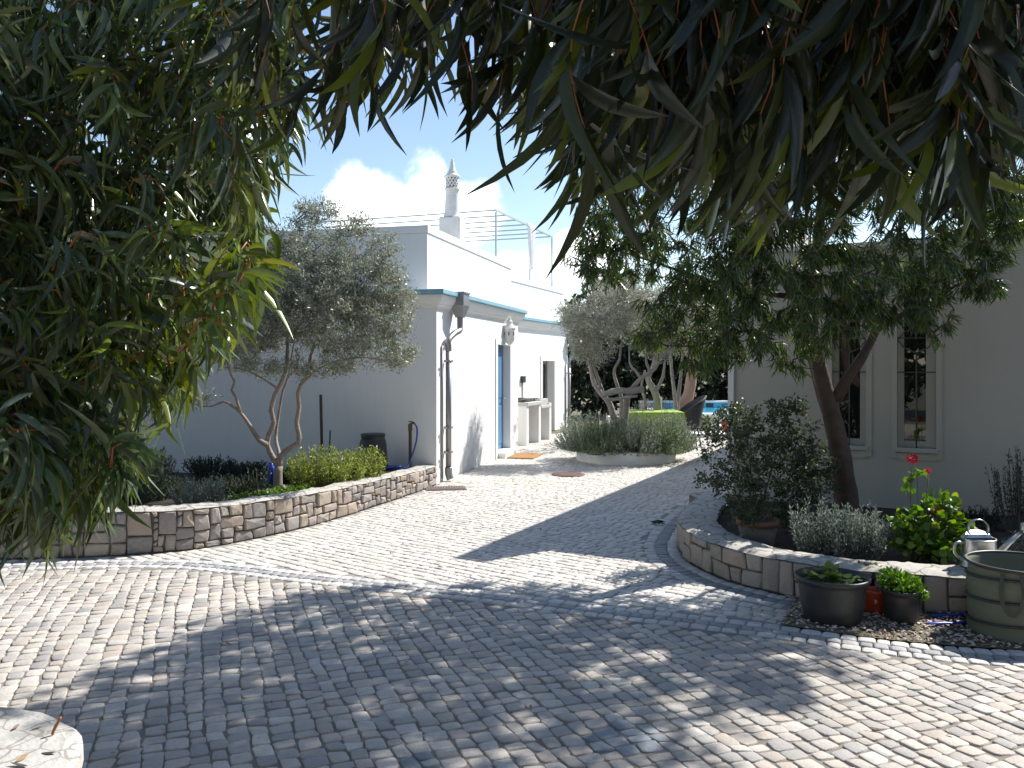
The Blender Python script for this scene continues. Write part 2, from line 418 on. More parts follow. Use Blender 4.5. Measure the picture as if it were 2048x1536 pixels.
def build_world():
    nt = w.node_tree; N = nt.nodes; L = nt.links; bg = N['Background']
    sky = N.new('ShaderNodeTexSky'); sky.sky_type = 'NISHITA'; sky.sun_disc = False
    sky.sun_elevation = SUN_EL; sky.sun_rotation = math.atan2(SH.x, SH.y)
    sky.air_density = 1.0; sky.dust_density = .25; sky.ozone_density = .4
    tc = N.new('ShaderNodeTexCoord'); sp = N.new('ShaderNodeSeparateXYZ'); L.new(tc.outputs['Generated'], sp.inputs[0])
    def math_(op, a, b=None, clamp=False):
        n = N.new('ShaderNodeMath'); n.operation = op; n.use_clamp = clamp
        for i, x in enumerate((a, b)):
            if x is None: continue
            if isinstance(x, (int, float)): n.inputs[i].default_value = x
            else: L.new(x, n.inputs[i])
        return n.outputs[0]
    az = math_('ARCTAN2', sp.outputs[0], sp.outputs[1]); el = math_('ARCSINE', sp.outputs[2])
    nz = N.new('ShaderNodeTexNoise'); nz.inputs['Scale'].default_value = 11; nz.inputs['Detail'].default_value = 7; nz.inputs['Roughness'].default_value = .56
    L.new(tc.outputs['Generated'], nz.inputs['Vector'])
    acc = None
    for (a, e, ra, re) in ((-.165, .186, .065, .045), (-.10, .200, .04, .050), (-.055, .180, .045, .04), (-.10, .165, .12, .028), (.05, .115, .085, .034), (.085, .135, .05, .03),
                           (-.31, .27, .06, .02), (.50, .40, .2, .10), (.36, .30, .12, .06), (.9, .3, .3, .08), (-1.1, .25, .4, .09), (2.4, .3, .5, .1), (-2.4, .35, .5, .1)):
        dx = math_('DIVIDE', math_('SUBTRACT', az, a), ra); dy = math_('DIVIDE', math_('SUBTRACT', el, e), re)
        d = math_('SQRT', math_('ADD', math_('MULTIPLY', dx, dx), math_('MULTIPLY', dy, dy)))
        mm = math_('SUBTRACT', 1.0, d)
        acc = mm if acc is None else math_('MAXIMUM', acc, mm)
    acc = math_('MAXIMUM', acc, -1.0)
    v = math_('ADD', acc, math_('MULTIPLY', math_('SUBTRACT', nz.outputs['Fac'], .5), 2.6))
    mr = N.new('ShaderNodeMapRange'); mr.interpolation_type = 'SMOOTHSTEP'; mr.inputs[1].default_value = -.10; mr.inputs[2].default_value = .60
    L.new(v, mr.inputs[0])
    mx = N.new('ShaderNodeMix'); mx.data_type = 'RGBA'
    L.new(mr.outputs[0], mx.inputs[0]); L.new(sky.outputs[0], mx.inputs[6]); mx.inputs[7].default_value = (12.5, 12.6, 12.9, 1)
    L.new(mx.outputs[2], bg.inputs['Color']); bg.inputs['Strength'].default_value = .112
build_world()
vs_ = scene.view_settings; vs_.view_transform = 'Standard'; vs_.look = 'None'; vs_.exposure = .75; vs_.gamma = 1

# ------------------------------------------------------------ ground and paving
def pip(poly, X, Y):
    """numpy point in polygon"""
    ins = np.zeros(X.shape, bool); n = len(poly); j = n - 1
    for i in range(n):
        xi, yi = poly[i][0], poly[i][1]; xj, yj = poly[j][0], poly[j][1]
        c = ((yi > Y) != (yj > Y)) & (X < (xj - xi) * (Y - yi) / (yj - yi + 1e-12) + xi)
        ins ^= c; j = i
    return ins
gm = MB()
gm.add([(-420, -200, -.03), (420, -200, -.03), (420, 900, -.03), (-420, 900, -.03)], [(0, 1, 2, 3)])
struct(gm.build('ground', M['earth']))

UX, UY = .2494, .9684                    # direction of the long house walls
u_ = Vector((UX, UY, 0)); n_ = Vector((UY, -UX, 0))
A = Vector((-1.056, 11.54, 0))           # near corner of the white house
CN = Vector((2.43, 9.2, 0)); dF = Vector((.893, -.4508, 0)).normalized(); dS = Vector((.4508, .893, 0)).normalized()

left_wall_px = [(873, 969), (840, 982), (800, 996), (760, 1009), (700, 1029), (650, 1044), (600, 1057), (550, 1069), (500, 1079), (420, 1094), (350, 1103), (250, 1110), (150, 1115), (40, 1118), (-120, 1121), (-400, 1124)]
left_path = [G(*p) for p in left_wall_px]
plant_px = [(1440, 1000), (1412, 1018), (1392, 1037), (1372, 1060), (1360, 1085), (1359, 1098), (1366, 1112), (1382, 1127), (1405, 1140), (1450, 1160), (1500, 1174), (1552, 1187), (1620, 1201), (1700, 1212), (1800, 1222), (1900, 1229), (2048, 1236), (2250, 1240)]
plant_path = [G(*p) for p in plant_px]
plant_path[0] = CN + dF * .10 - Vector((0, .0, 0)) + Vector((-.12, .05, 0))
band_px = [(-350, 1180), (-120, 1152), (0, 1143), (150, 1137), (330, 1136), (460, 1147), (560, 1160), (800, 1186), (1000, 1209), (1200, 1235), (1400, 1258), (1560, 1278), (1680, 1297), (1800, 1313), (1930, 1326), (2048, 1334), (2300, 1345)]
band_path = [G(*p) for p in band_px]

front_poly = [(p.x, p.y) for p in band_path] + [(6, 4.4), (6, .4), (-7, .4), (-7, 6.2)]
curb_part = [p for p, q in zip(band_path, band_px) if q[0] >= 1560]
rear_poly = [(p.x, p.y) for p in band_path if p.x < 1.9] + [(2.06, 5.83)] + \
            [(p.x, p.y) for p in reversed(plant_path) if p.x < 2.05 and p.y > 5.7] + [(2.55, 9.3)] + \
            [tuple((CN + dS * 12)[:2]), (6.5, 19.5), (1.2, 20.0), (.1, 18.2), (-.4, 16.2), (.116, 16.09), (-1.056, 11.54)] + [(p.x, p.y) for p in left_path]
# sheets of joint sand under the setts
fs_ = MB(); fs_.add([(x, y, -.0045) for x, y in front_poly], [tuple(range(len(front_poly)))])
struct(fs_.build('drive_bed', M['joint']))
rs_ = MB(); rs_.add([(x, y, -.004) for x, y in rear_poly], [tuple(range(len(rear_poly)))])
struct(rs_.build('courtyard_bed', M['joint_pale']))

ap = MB(); ap.add([(-9, -5.5, -.006), (9, -5.5, -.006), (9, .39, -.006), (-9, .39, -.006)], [(0, 1, 2, 3)])
struct(ap.build('drive_apron', new_mat('apron_stone', (.46, .41, .35), .85, noise=[(9, .6, (.24, .20, .16)), (2, .4, (.5, .45, .4))], bump=(30, .6, .01))))
def dist_path(path, X, Y):
    d = np.full(X.shape, 1e9)
    for a, b in zip(path[:-1], path[1:]):
        ax, ay, bx, by = a.x, a.y, b.x, b.y
        t = np.clip(((X - ax) * (bx - ax) + (Y - ay) * (by - ay)) / ((bx - ax) ** 2 + (by - ay) ** 2 + 1e-9), 0, 1)
        d = np.minimum(d, np.hypot(X - ax - t * (bx - ax), Y - ay - t * (by - ay)))
    return d
def setts(cells, cols, dome, zj, inset, oct_=True):
    """cells: (n,4,2) sett corners (ccw). Each sett a rounded, slightly domed and tilted block."""
    n = len(cells); c = cells.mean(1, keepdims=True)
    if oct_:
        fr = .13
        nx = np.roll(cells, -1, 1); pv = np.roll(cells, 1, 1)
        ring = np.stack([cells + (pv - cells) * fr * rng.uniform(.5, 1.5, (n, 4, 1)), cells + (nx - cells) * fr * rng.uniform(.5, 1.5, (n, 4, 1))], 2).reshape(n, 8, 2)
    else: ring = cells
    m = ring.shape[1]
    e1 = np.linalg.norm(ring - c, axis=2, keepdims=True)
    r0 = ring; r1 = c + (ring - c) * (1 - inset * .45 / e1); r2 = c + (ring - c) * (1 - inset * 1.6 / e1)
    tilt = rng.normal(0, .016, (n, 1, 2)); h = rng.uniform(-zj, zj, (n, 1))
    def z(r, base): return base + h + ((r - c) * tilt).sum(2)
    V = np.concatenate([np.dstack([r0, z(r0, -.016)]), np.dstack([r1, z(r1, 0.0)]), np.dstack([r2, z(r2, dome)])], 1)
    V = np.concatenate([V, np.dstack([c, z(c, dome * 1.35)])], 1)
    f = []
    for ring_i in range(2):
        for k in range(m):
            k2 = (k + 1) % m; f.append([ring_i * m + k, ring_i * m + k2, (ring_i + 1) * m + k2, (ring_i + 1) * m + k])
    for k in range(0, m, 2):
        f.append([2 * m + k, 2 * m + (k + 1) % m, 2 * m + (k + 2) % m, 3 * m])
    f = np.array(f); mv = V.shape[1]
    Fq = (np.arange(n)[:, None, None] * mv + f[None]).reshape(-1, 4)
    return V.reshape(-1, 3), Fq, np.repeat(cols, mv, axis=0)
def sett_field(o, d, cw, l0, l1, ext, keep, curve=0.0, gap=.004):
    """courses run along d; returns cells whose centre passes keep()"""
    d = np.array(d) / np.linalg.norm(d); e = np.array([d[1], -d[0]])
    out = []
    nc = int(ext / cw)
    edges = {}
    for i in range(-nc, nc + 1):
        wob = lambda s, k: .011 * math.sin(s * 1.7 + k * .9) + .008 * math.sin(s * 5.1 + k * 2.3) + curve * s * s
        s = -ext + rng.uniform(0, l1)
        while s < ext:
            L = rng.uniform(l0, l1)
            a0 = i * cw; a1 = (i + 1) * cw
            pts = []
            j = .012
            for (ss, k, aa, sg) in ((s + gap / 2, i, a0, 1), (s + L - gap / 2, i, a0, 1), (s + L - gap / 2, i + 1, a1, -1), (s + gap / 2, i + 1, a1, -1)):
                off = aa + wob(ss, k) + sg * gap / 2 + rng.normal(0, j * .45); ss2 = ss + rng.normal(0, j * .6)
                pts.append([o[0] + d[0] * ss2 + e[0] * off, o[1] + d[1] * ss2 + e[1] * off])
            out.append(pts); s += L
    C = np.array(out); cc = C.mean(1)
    C = C[keep(cc[:, 0], cc[:, 1])]
    # make ccw
    a = (C[:, 1] - C[:, 0]); b = (C[:, 2] - C[:, 0])
    cw_ = (a[:, 0] * b[:, 1] - a[:, 1] * b[:, 0]) < 0
    C[cw_] = C[cw_][:, ::-1]
    return C
def band_cells(path, off0, off1, l0, l1, gap=.005):
    """one row of setts following a path between two sideways offsets"""
    pts = resample([Vector((p.x, p.y, 0)) for p in path], .03)
    s = 0; out = []; acc = [0]
    for a, b in zip(pts[:-1], pts[1:]): acc.append(acc[-1] + (b - a).length)
    acc = np.array(acc); PX = np.array([[p.x, p.y] for p in pts])
    def at(sv):
        x = np.interp(sv, acc, PX[:, 0]); y = np.interp(sv, acc, PX[:, 1])
        x2 = np.interp(min(sv + .06, acc[-1]), acc, PX[:, 0]) - np.interp(max(sv - .06, 0), acc, PX[:, 0])
        y2 = np.interp(min(sv + .06, acc[-1]), acc, PX[:, 1]) - np.interp(max(sv - .06, 0), acc, PX[:, 1])
        l = math.hypot(x2, y2) + 1e-9
        return np.array([x, y]), np.array([-y2 / l, x2 / l])
    while s < acc[-1] - l1:
        L = rng.uniform(l0, l1); p0, n0 = at(s + gap / 2); p1, n1 = at(s + L - gap / 2); j = lambda: rng.normal(0, .004)
        out.append([p0 + n0 * (off0 + gap / 2 + j()), p1 + n1 * (off0 + gap / 2 + j()), p1 + n1 * (off1 - gap / 2 + j()), p0 + n0 * (off1 - gap / 2 + j())]); s += L
    C = np.array(out); a = C[:, 1] - C[:, 0]; b = C[:, 2] - C[:, 0]
    if (a[:, 0] * b[:, 1] - a[:, 1] * b[:, 0]).mean() < 0: C = C[:, ::-1]
    return C
BW = .30          # band lies on the far side of band_path (offsets 0..BW)
def keep_front(X, Y):
    return pip(front_poly, X, Y) & (dist_path(band_path, X, Y) > .035) & (Y > 1.3) & (np.abs(X) < Y * .75 + 1.2)
def keep_rear(X, Y):
    return pip(rear_poly, X, Y) & (dist_path(band_path, X, Y) > BW + .02) & (dist_path(plant_path, X, Y) > .345) & (dist_path(left_path, X, Y) > .05)
cf = sett_field((0, 4.5), (-.37, .93), .092, .068, .118, 7.0, keep_front, curve=.012)
n = len(cf)
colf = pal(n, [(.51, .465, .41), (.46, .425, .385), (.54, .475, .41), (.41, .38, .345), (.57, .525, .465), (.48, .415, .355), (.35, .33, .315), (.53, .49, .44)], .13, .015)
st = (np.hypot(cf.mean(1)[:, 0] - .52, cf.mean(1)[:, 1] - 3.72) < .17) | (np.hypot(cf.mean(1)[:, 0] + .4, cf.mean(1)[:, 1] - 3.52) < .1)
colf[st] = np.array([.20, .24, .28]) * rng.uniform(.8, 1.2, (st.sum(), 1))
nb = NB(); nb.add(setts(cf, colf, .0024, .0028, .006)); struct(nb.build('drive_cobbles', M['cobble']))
cr = sett_field((0, 9.5), (-.80, .60), .090, .066, .112, 14.0, keep_rear, curve=.004)
n = len(cr)
far = cr.mean(1)[:, 1] > 10.5
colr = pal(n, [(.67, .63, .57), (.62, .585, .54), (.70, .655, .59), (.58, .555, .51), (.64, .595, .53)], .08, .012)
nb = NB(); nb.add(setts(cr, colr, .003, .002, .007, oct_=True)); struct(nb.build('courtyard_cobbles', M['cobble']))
nb = NB()
for (a, b, cols, l0, l1) in ((.0, .095, [(.62, .60, .57), (.57, .55, .53)], .08, .12), (.095, .185, [(.30, .305, .31), (.36, .36, .365)], .07, .11), (.185, .285, [(.64, .62, .60), (.58, .57, .55)], .08, .12)):
    c = band_cells(band_path, a, b, l0, l1); nb.add(setts(c, pal(len(c), cols, .1, .012), .004, .002, .010))
struct(nb.build('border_cobbles', M['cobble']))
nb = NB(); pp = [p for p in plant_path if p.x < 2.3]
for (a, b, cols) in ((-.015, -.11, [(.58, .56, .53)]), (-.11, -.22, [(.22, .23, .245), (.27, .275, .285)]), (-.22, -.32, [(.60, .585, .56), (.55, .54, .52)])):
    c = band_cells(pp, a, b, .07, .11); nb.add(setts(c, pal(len(c), cols, .1, .012), .004, .002, .010))
struct(nb.build('planter_border_cobbles', M['cobble']))

# gravel bed in front of the planter
gb = [(p.x + .09, p.y + .28) for p in curb_part]
gpoly = gb + [(6, 4.75), (6, 5.5)] + [(p.x, p.y) for p in reversed(plant_path) if p.x > 2.05] + [(1.95, 5.75)]
g_ = MB(); g_.add([(x, y, .002) for x, y in gpoly], [tuple(range(len(gpoly)))])
struct(g_.build('gravel_bed', M['earth']))
def pebbles(poly, n, smin, smax, cols, z):
    xs = [p[0] for p in poly]; ys = [p[1] for p in poly]
    X = rng.uniform(min(xs), min(max(xs), 4.2), n); Y = rng.uniform(min(ys), max(ys), n); k = pip(poly, X, Y)
    k &= dist_path(band_path, X, Y) > BW - .01
    X, Y = X[k], Y[k]; n = len(X)
    base = np.array([[1, 0, 0], [0, 1, 0], [-1, 0, 0], [0, -1, 0], [0, 0, 1], [0, 0, -1]], float)
    V = base[None] * rng.uniform(smin, smax, (n, 1, 1)) * rng.uniform(.5, 1.2, (n, 1, 3)) * np.array([1, 1, .55])
    V += rng.normal(0, smin * .25, V.shape)
    a = rng.uniform(0, 6.28, n); ca, sa = np.cos(a)[:, None], np.sin(a)[:, None]
    V = np.dstack([V[:, :, 0] * ca - V[:, :, 1] * sa, V[:, :, 0] * sa + V[:, :, 1] * ca, V[:, :, 2]])
    V += np.dstack([X, Y, z + rng.uniform(0, smax * .6, n)]).reshape(n, 1, 3)
    f = np.array([[0, 1, 4], [1, 2, 4], [2, 3, 4], [3, 0, 4], [1, 0, 5], [2, 1, 5], [3, 2, 5], [0, 3, 5]])
    return V.reshape(-1, 3), (np.arange(n)[:, None, None] * 6 + f[None]).reshape(-1, 3), np.repeat(pal(n, cols, .2), 6, axis=0)
V_, F_, C_ = pebbles(gpoly, 16000, .007, .020, [(.46, .35, .31), (.56, .46, .41), (.36, .26, .22), (.60, .54, .49), (.30, .22, .18), (.50, .33, .28)], .006)
tag(build_np('gravel', V_, F_, C_, M['gravel'], smooth=False), 'pinkish gravel and bark chips around the pots in front of the planter', 'gravel', kind='stuff')

# ------------------------------------------------------------ dry stone planter walls
class Path:
    def __init__(s, pts):
        s.p = resample([Vector((p.x, p.y, 0)) for p in pts], .05); s.a = [0]
        for a, b in zip(s.p[:-1], s.p[1:]): s.a.append(s.a[-1] + (b - a).length)
        s.a = np.array(s.a); s.x = np.array([p.x for p in s.p]); s.y = np.array([p.y for p in s.p]); s.L = s.a[-1]
    def at(s, sv, e=.08):
        x = np.interp(sv, s.a, s.x); y = np.interp(sv, s.a, s.y)
        tx = np.interp(sv + e, s.a, s.x) - np.interp(sv - e, s.a, s.x); ty = np.interp(sv + e, s.a, s.y) - np.interp(sv - e, s.a, s.y)
        l = math.hypot(tx, ty) + 1e-9
        return Vector((x, y, 0)), Vector((tx / l, ty / l, 0))
def stone_wall(root, path, side, hfun, thick, cols, course=.125, lmin=.10, lmax=.27, capcol=None):
    """side=+1: outside is to the left of the path direction"""
    pa = Path(path); st = MB(); core = MB(); cap = MB()
    def W(s, out, z):
        p, t = pa.at(s); nr = Vector((-t.y, t.x, 0)) * side
        q = p + nr * out; return Vector((q.x, q.y, z))
    hm = max(hfun(s) for s in np.linspace(0, pa.L, 20)); nc = max(1, round(hm / course))
    nr = max(3, round(hm / .058)); du = .05; ncol = int(pa.L / du); occ = np.zeros((nr, ncol), bool)
    SH_ = [(w_, h_) for w_, h_, k in ((2, 2, 3), (3, 2, 8), (4, 2, 7), (3, 3, 7), (4, 3, 4), (5, 2, 3), (2, 3, 5), (2, 1, 2), (3, 1, 2), (5, 3, 2), (1, 2, 1)) for _ in range(k)]
    cells = []
    for r in range(nr):
        for c in range(ncol):
            if occ[r, c]: continue
            for _ in range(14):
                w_, h_ = rnd.choice(SH_); h_ = min(h_, nr - r); w_ = min(w_, ncol - c)
                if h_ == nr - r - 1 and rnd.random() < .7: h_ += 1
                if not occ[r:r + h_, c:c + w_].any(): break
            else:
                w_, h_ = 1, 1
                while c + w_ < ncol and not occ[r, c + w_] and w_ < 3: w_ += 1
            occ[r:r + h_, c:c + w_] = True; cells.append((r, c, w_, h_))
    jt = {}
    def node(r, c):
        if (r, c) not in jt:
            sv = min(max(c * du + rnd.uniform(-.012, .012), 0), pa.L); h = hfun(c * du)
            jt[(r, c)] = (sv if 0 < c < ncol else c * du, r * h / nr + (rnd.uniform(-.010, .010) if 0 < r < nr else 0))
        return jt[(r, c)]
    for (r, c, w_, h_) in cells:
        g = .0045
        q4 = [node(r, c), node(r, c + w_), node(r + h_, c + w_), node(r + h_, c)]
        cs, cz = sum(p[0] for p in q4) / 4, sum(p[1] for p in q4) / 4
        def ins(p, k):
            d = math.hypot(p[0] - cs, p[1] - cz) + 1e-6; f = max(.45, 1 - k * 1.4 / d); return (cs + (p[0] - cs) * f, cz + (p[1] - cz) * f)
        j = lambda k=.005: rnd.uniform(-k, k)
        col = Vector(rnd.choice(cols)) * rnd.uniform(.8, 1.2); o1 = rnd.uniform(0, .016)
        q4 = [ins(p, g) for p in q4]; ring = []
        for k in range(4):
            p, q = q4[k], q4[(k + 1) % 4]; ring += [ins(p, .004), ((p[0] + q[0]) / 2 + j(.003), (p[1] + q[1]) / 2 + j(.003))]
        t1, t2 = j(.10), j(.10)
        def fo(q, b): return b + (q[0] - cs) * t1 + (q[1] - cz) * t2
        vs = [W(p[0], -.045, p[1]) for p in ring] + [W(q[0], fo(q, o1 - .010) + j(.003), q[1]) for q in [ins(p, .001) for p in ring]] + \
             [W(q[0], fo(q, o1) + j(.004), q[1]) for q in [ins(p, .010) for p in ring]] + [W(cs + j(.02), o1 + .005 + j(.006), cz + j(.012))]
        fs = []
        for t in range(2):
            for k in range(8): fs.append((t * 8 + k, t * 8 + (k + 1) % 8, t * 8 + 8 + (k + 1) % 8, t * 8 + 8 + k))
        for k in range(8): fs.append((16 + k, 16 + (k + 1) % 8, 24))
        st.add(vs, fs, tuple(col))
    ns = int(pa.L / .07); vs = []
    for i in range(ns + 1):
        s = pa.L * i / ns; h = hfun(s) - .006
        vs += [W(s, -.028, -.01), W(s, -.028, h), W(s, -thick + .012, h), W(s, -thick + .012, -.01)]
    fs = [(i * 4 + k, (i + 1) * 4 + k, (i + 1) * 4 + k + 1, i * 4 + k + 1) for i in range(ns) for k in range(3)] + [(0, 1, 2, 3), (ns * 4 + 3, ns * 4 + 2, ns * 4 + 1, ns * 4)]
    core.add(vs, fs)
    m = 7; vs = []
    ns = int(pa.L / .045)
    for i in range(ns + 1):
        s = pa.L * i / ns; h = hfun(s); e = .006 * math.sin(s * 13) + .005 * math.sin(s * 31)
        for k in range(m):
            t = k / (m - 1); edge = (k in (0, m - 1))
            vs.append(W(s, .004 + e - (thick + .004) * t, h + (.0 if edge else .016 + rnd.uniform(-.007, .007)) + .004 * math.sin(s * 9)))
    fs = [(i * m + k, (i + 1) * m + k, (i + 1) * m + k + 1, i * m + k + 1) for i in range(ns) for k in range(m - 1)]
    cap.add(vs, fs, smooth=True)
    st.build('stone_facing', M['stone_attr'], root); core.build('mortar', M['mortar'], root); cap.build('coping', M['coping'], root)
cols_left = [(.33, .29, .265), (.37, .325, .295), (.29, .27, .26), (.35, .30, .28), (.42, .36, .29), (.38, .31, .25), (.27, .25, .245), (.39, .345, .325)]
root = thing('stone_retaining_wall', 'long curved rubble stone wall holding the olive tree bed', 'wall', tuple(left_path[6]))
def h_left(s):
    return .25 + .13 * min(1, s / 5.0)
stone_wall(root, left_path, 1, h_left, .26, cols_left, .15, .11, .26)
root = thing('stone_planter', 'low curved stone planter wall around the reddish gum and the geranium', 'planter', tuple(plant_path[8]))
stone_wall(root, plant_path, -1, lambda s: .19 + .065 * min(1, s / 2.5), .34, [(.34, .31, .265), (.38, .34, .29), (.30, .275, .245), (.41, .355, .29), (.36, .29, .24)], .125, .14, .34)

# beds of soil
def bed(name, outer, inner, zo, zi):
    m = MB(); n = len(outer); rows = 8; vs = []
    for i in range(n):
        for k in range(rows + 1):
            t = k / rows; p = outer[i] * (1 - t) + inner[i] * t
            zz = zi(i / (n - 1)) if callable(zi) else zi
            vs.append((p.x, p.y, zo + (zz - zo) * t + rnd.uniform(-.015, .02) * (0 if k in (0, rows) else 1)))
    fs = [(i * (rows + 1) + k, (i + 1) * (rows + 1) + k, (i + 1) * (rows + 1) + k + 1, i * (rows + 1) + k + 1) for i in range(n - 1) for k in range(rows)]
    m.add(vs, fs, smooth=True); return struct(m.build(name, M['soil']))
pl = resample(left_path, .25); nl = len(pl)
outer = []
for i, p in enumerate(pl):
    t = (pl[min(i + 1, nl - 1)] - pl[max(i - 1, 0)]).normalized(); outer.append(p + Vector((t.y, -t.x, 0)) * .2)
W0 = A + n_ * -.02; inner = [A - n_ * (9.5 * i / (nl - 1)) + u_ * .05 for i in range(nl)]
outer[0] = A - n_ * .05 - u_ * .05
bed('olive_bed_soil', outer, inner, .25, lambda q: .22 - .20 * min(1, max(0, (q - .12) / .2)))
pl = resample(plant_path, .2); nl = len(pl); outer = []
for i, p in enumerate(pl):
    t = (pl[min(i + 1, nl - 1)] - pl[max(i - 1, 0)]).normalized(); outer.append(p + Vector((-t.y, t.x, 0)) * .25)
inner = [CN + dF * (6.0 * i / (nl - 1)) + dS * .05 for i in range(nl)]
bed('planter_soil', outer, inner, .16, .21)

# ------------------------------------------------------------ walls with openings
def wall_panel(mb, o, d, L, z0, z1, th, openings, nrm):
    """front face at o + d*s; thickness goes inwards (-nrm)"""
    us = sorted({0, L} | {x for q in openings for x in q[:2]}); zs = sorted({z0, z1} | {x for q in openings for x in q[2:4]})
    def pt(s, z, dp): q = o + d * s - nrm * dp; return Vector((q.x, q.y, z))
    def face(a, b, c, e, want):
        nn = (b - a).cross(c - a)
        mb.add([a, b, c, e], [(0, 1, 2, 3)] if nn.dot(want) > 0 else [(3, 2, 1, 0)])
    for i in range(len(us) - 1):
        for k in range(len(zs) - 1):
            mu, mz = (us[i] + us[i + 1]) / 2, (zs[k] + zs[k + 1]) / 2
            if any(q[0] < mu < q[1] and q[2] < mz < q[3] for q in openings): continue
            for dp, want in ((0, nrm), (th, -nrm)):
                face(pt(us[i], zs[k], dp), pt(us[i + 1], zs[k], dp), pt(us[i + 1], zs[k + 1], dp), pt(us[i], zs[k + 1], dp), want)
    for q in openings:
        a, b, c, e = q[:4]
        face(pt(a, c, 0), pt(a, e, 0), pt(a, e, th), pt(a, c, th), d); face(pt(b, c, 0), pt(b, e, 0), pt(b, e, th), pt(b, c, th), -d)
        face(pt(a, e, 0), pt(b, e, 0), pt(b, e, th), pt(a, e, th), -UP)
        if c > z0: face(pt(a, c, 0), pt(b, c, 0), pt(b, c, th), pt(a, c, th), UP)
    face(pt(0, z0, 0), pt(0, z1, 0), pt(0, z1, th), pt(0, z0, th), -d); face(pt(L, z0, 0), pt(L, z1, 0), pt(L, z1, th), pt(L, z0, th), d)
    face(pt(0, z1, 0), pt(L, z1, 0), pt(L, z1, th), pt(0, z1, th), UP)
def sweep(mb, prof, path, normals, smooth=False):
    """prof: list of (out,z); path with outward mitre vectors"""
    k = len(prof); vs = []
    for p, nr in zip(path, normals):
        for (o, z) in prof: vs.append((p.x + nr.x * o, p.y + nr.y * o, z))
    fs = [(i * k + j, (i + 1) * k + j, (i + 1) * k + (j + 1) % k, i * k + (j + 1) % k) for i in range(len(path) - 1) for j in range(k)]
    fs += [tuple(range(k)), tuple(reversed([(len(path) - 1) * k + j for j in range(k)]))]
    mb.add(vs, fs, smooth=smooth)
def mitre(n1, n2):
    m = (n1 + n2); return m / (1 + n1.dot(n2))

house = thing('white_house', 'white flat roofed house with blue roof edging and an ornate chimney', 'house', tuple(A))
E = A + u_ * 4.7
d2 = Vector((.356, .934, 0)).normalized(); n2 = Vector((d2.y, -d2.x, 0))
S1 = Vector((1.473, 21.9, 0)); Jn = E - n_ * .81
L2 = (S1 - Jn).length; d2 = (S1 - Jn).normalized(); n2 = Vector((d2.y, -d2.x, 0))
ZT = 2.50
D1a, D1b = 3.17, 4.05
wb = MB()
wall_panel(wb, A, u_, 4.7, -.02, ZT, .30, [(D1a, D1b, -.02, 2.02)], n_)
wall_panel(wb, A - n_ * .002 - u_ * .004, -n_, 9.5, -.02, ZT, .28, [], -u_)
wall_panel(wb, E - u_ * .002 - n_ * .003, -n_, .85, -.02, ZT, .25, [], u_)
def s_on2(px):
    r = (px - 1024) / F; return (r * Jn.y - Jn.x) / (d2.x - r * d2.y)
D2a, D2b = s_on2(1084), s_on2(1108)
wall_panel(wb, Jn, d2, L2, -.02, ZT, .30, [(D2a, D2b, -.02, 1.74)], n2)
wall_panel(wb, S1 - d2 * .002 - n2 * .002, -n2, 6.0, -.02, ZT, .25, [], d2)
# roof deck
bk = A - n_ * 9.5
wb.prism([tuple((A - n_ * .05 + u_ * .05)[:2]), tuple((E - n_ * .05)[:2]), tuple((Jn - n2 * .05)[:2]), tuple((S1 - n2 * .05 - d2 * .05)[:2]), tuple((S1 - n2 * 6)[:2]), tuple((bk + u_ * 8)[:2]), tuple((bk + u_ * .05)[:2])], ZT + .01, ZT + .19)
wb.build('wall', M['plaster'], house)
# raised upper storey
U0 = A - n_ * .36 + u_ * .60
ub = MB()
ub.prism([tuple(U0[:2]), tuple((U0 + u_ * 4.95)[:2]), tuple((U0 + u_ * 4.95 - n_ * 3)[:2]), tuple((U0 - n_ * 3.0)[:2])], 2.68, 3.62)
p0 = Vector((-.00121 * 18.5, 18.5, 0)); p1 = Vector((.0618 * 22.1, 22.1, 0)); dd = (p1 - p0).normalized(); nn_ = Vector((dd.y, -dd.x, 0)); p00 = p0 - dd * 1.6
ub.prism([tuple(p00[:2]), tuple(p1[:2]), tuple((p1 - nn_ * 4)[:2]), tuple((p00 - nn_ * 4)[:2])], 2.68, 3.53)
ub.build('upper_wall', M['plaster'], house)
cb = MB()
def coping_ring(poly, z0, z1, out):
    c = sum((Vector((p[0], p[1], 0)) for p in poly), Vector()) / len(poly)
    q = []
    n = len(poly)
    for i in range(n):
        a, b, d = [Vector((*poly[(i + k) % n][:2], 0)) for k in (-1, 0, 1)]
        e1 = (b - a).normalized(); e2 = (d - b).normalized(); m1 = Vector((e1.y, -e1.x, 0)); m2 = Vector((e2.y, -e2.x, 0))
        if m1.dot(b - c) < 0: m1 = -m1
        if m2.dot(b - c) < 0: m2 = -m2
        q.append(b + mitre(m1, m2) * out)
    cb.prism([tuple(x[:2]) for x in q], z0, z1)
coping_ring([tuple(U0[:2]), tuple((U0 + u_ * 4.95)[:2]), tuple((U0 + u_ * 4.95 - n_ * 3)[:2]), tuple((U0 - n_ * 3.0)[:2])], 3.622, 3.735, .018)
coping_ring([tuple(p00[:2]), tuple(p1[:2]), tuple((p1 - nn_ * 4)[:2]), tuple((p00 - nn_ * 4)[:2])], 3.532, 3.66, .018)
cb.build('parapet_coping', M['trim'], house)
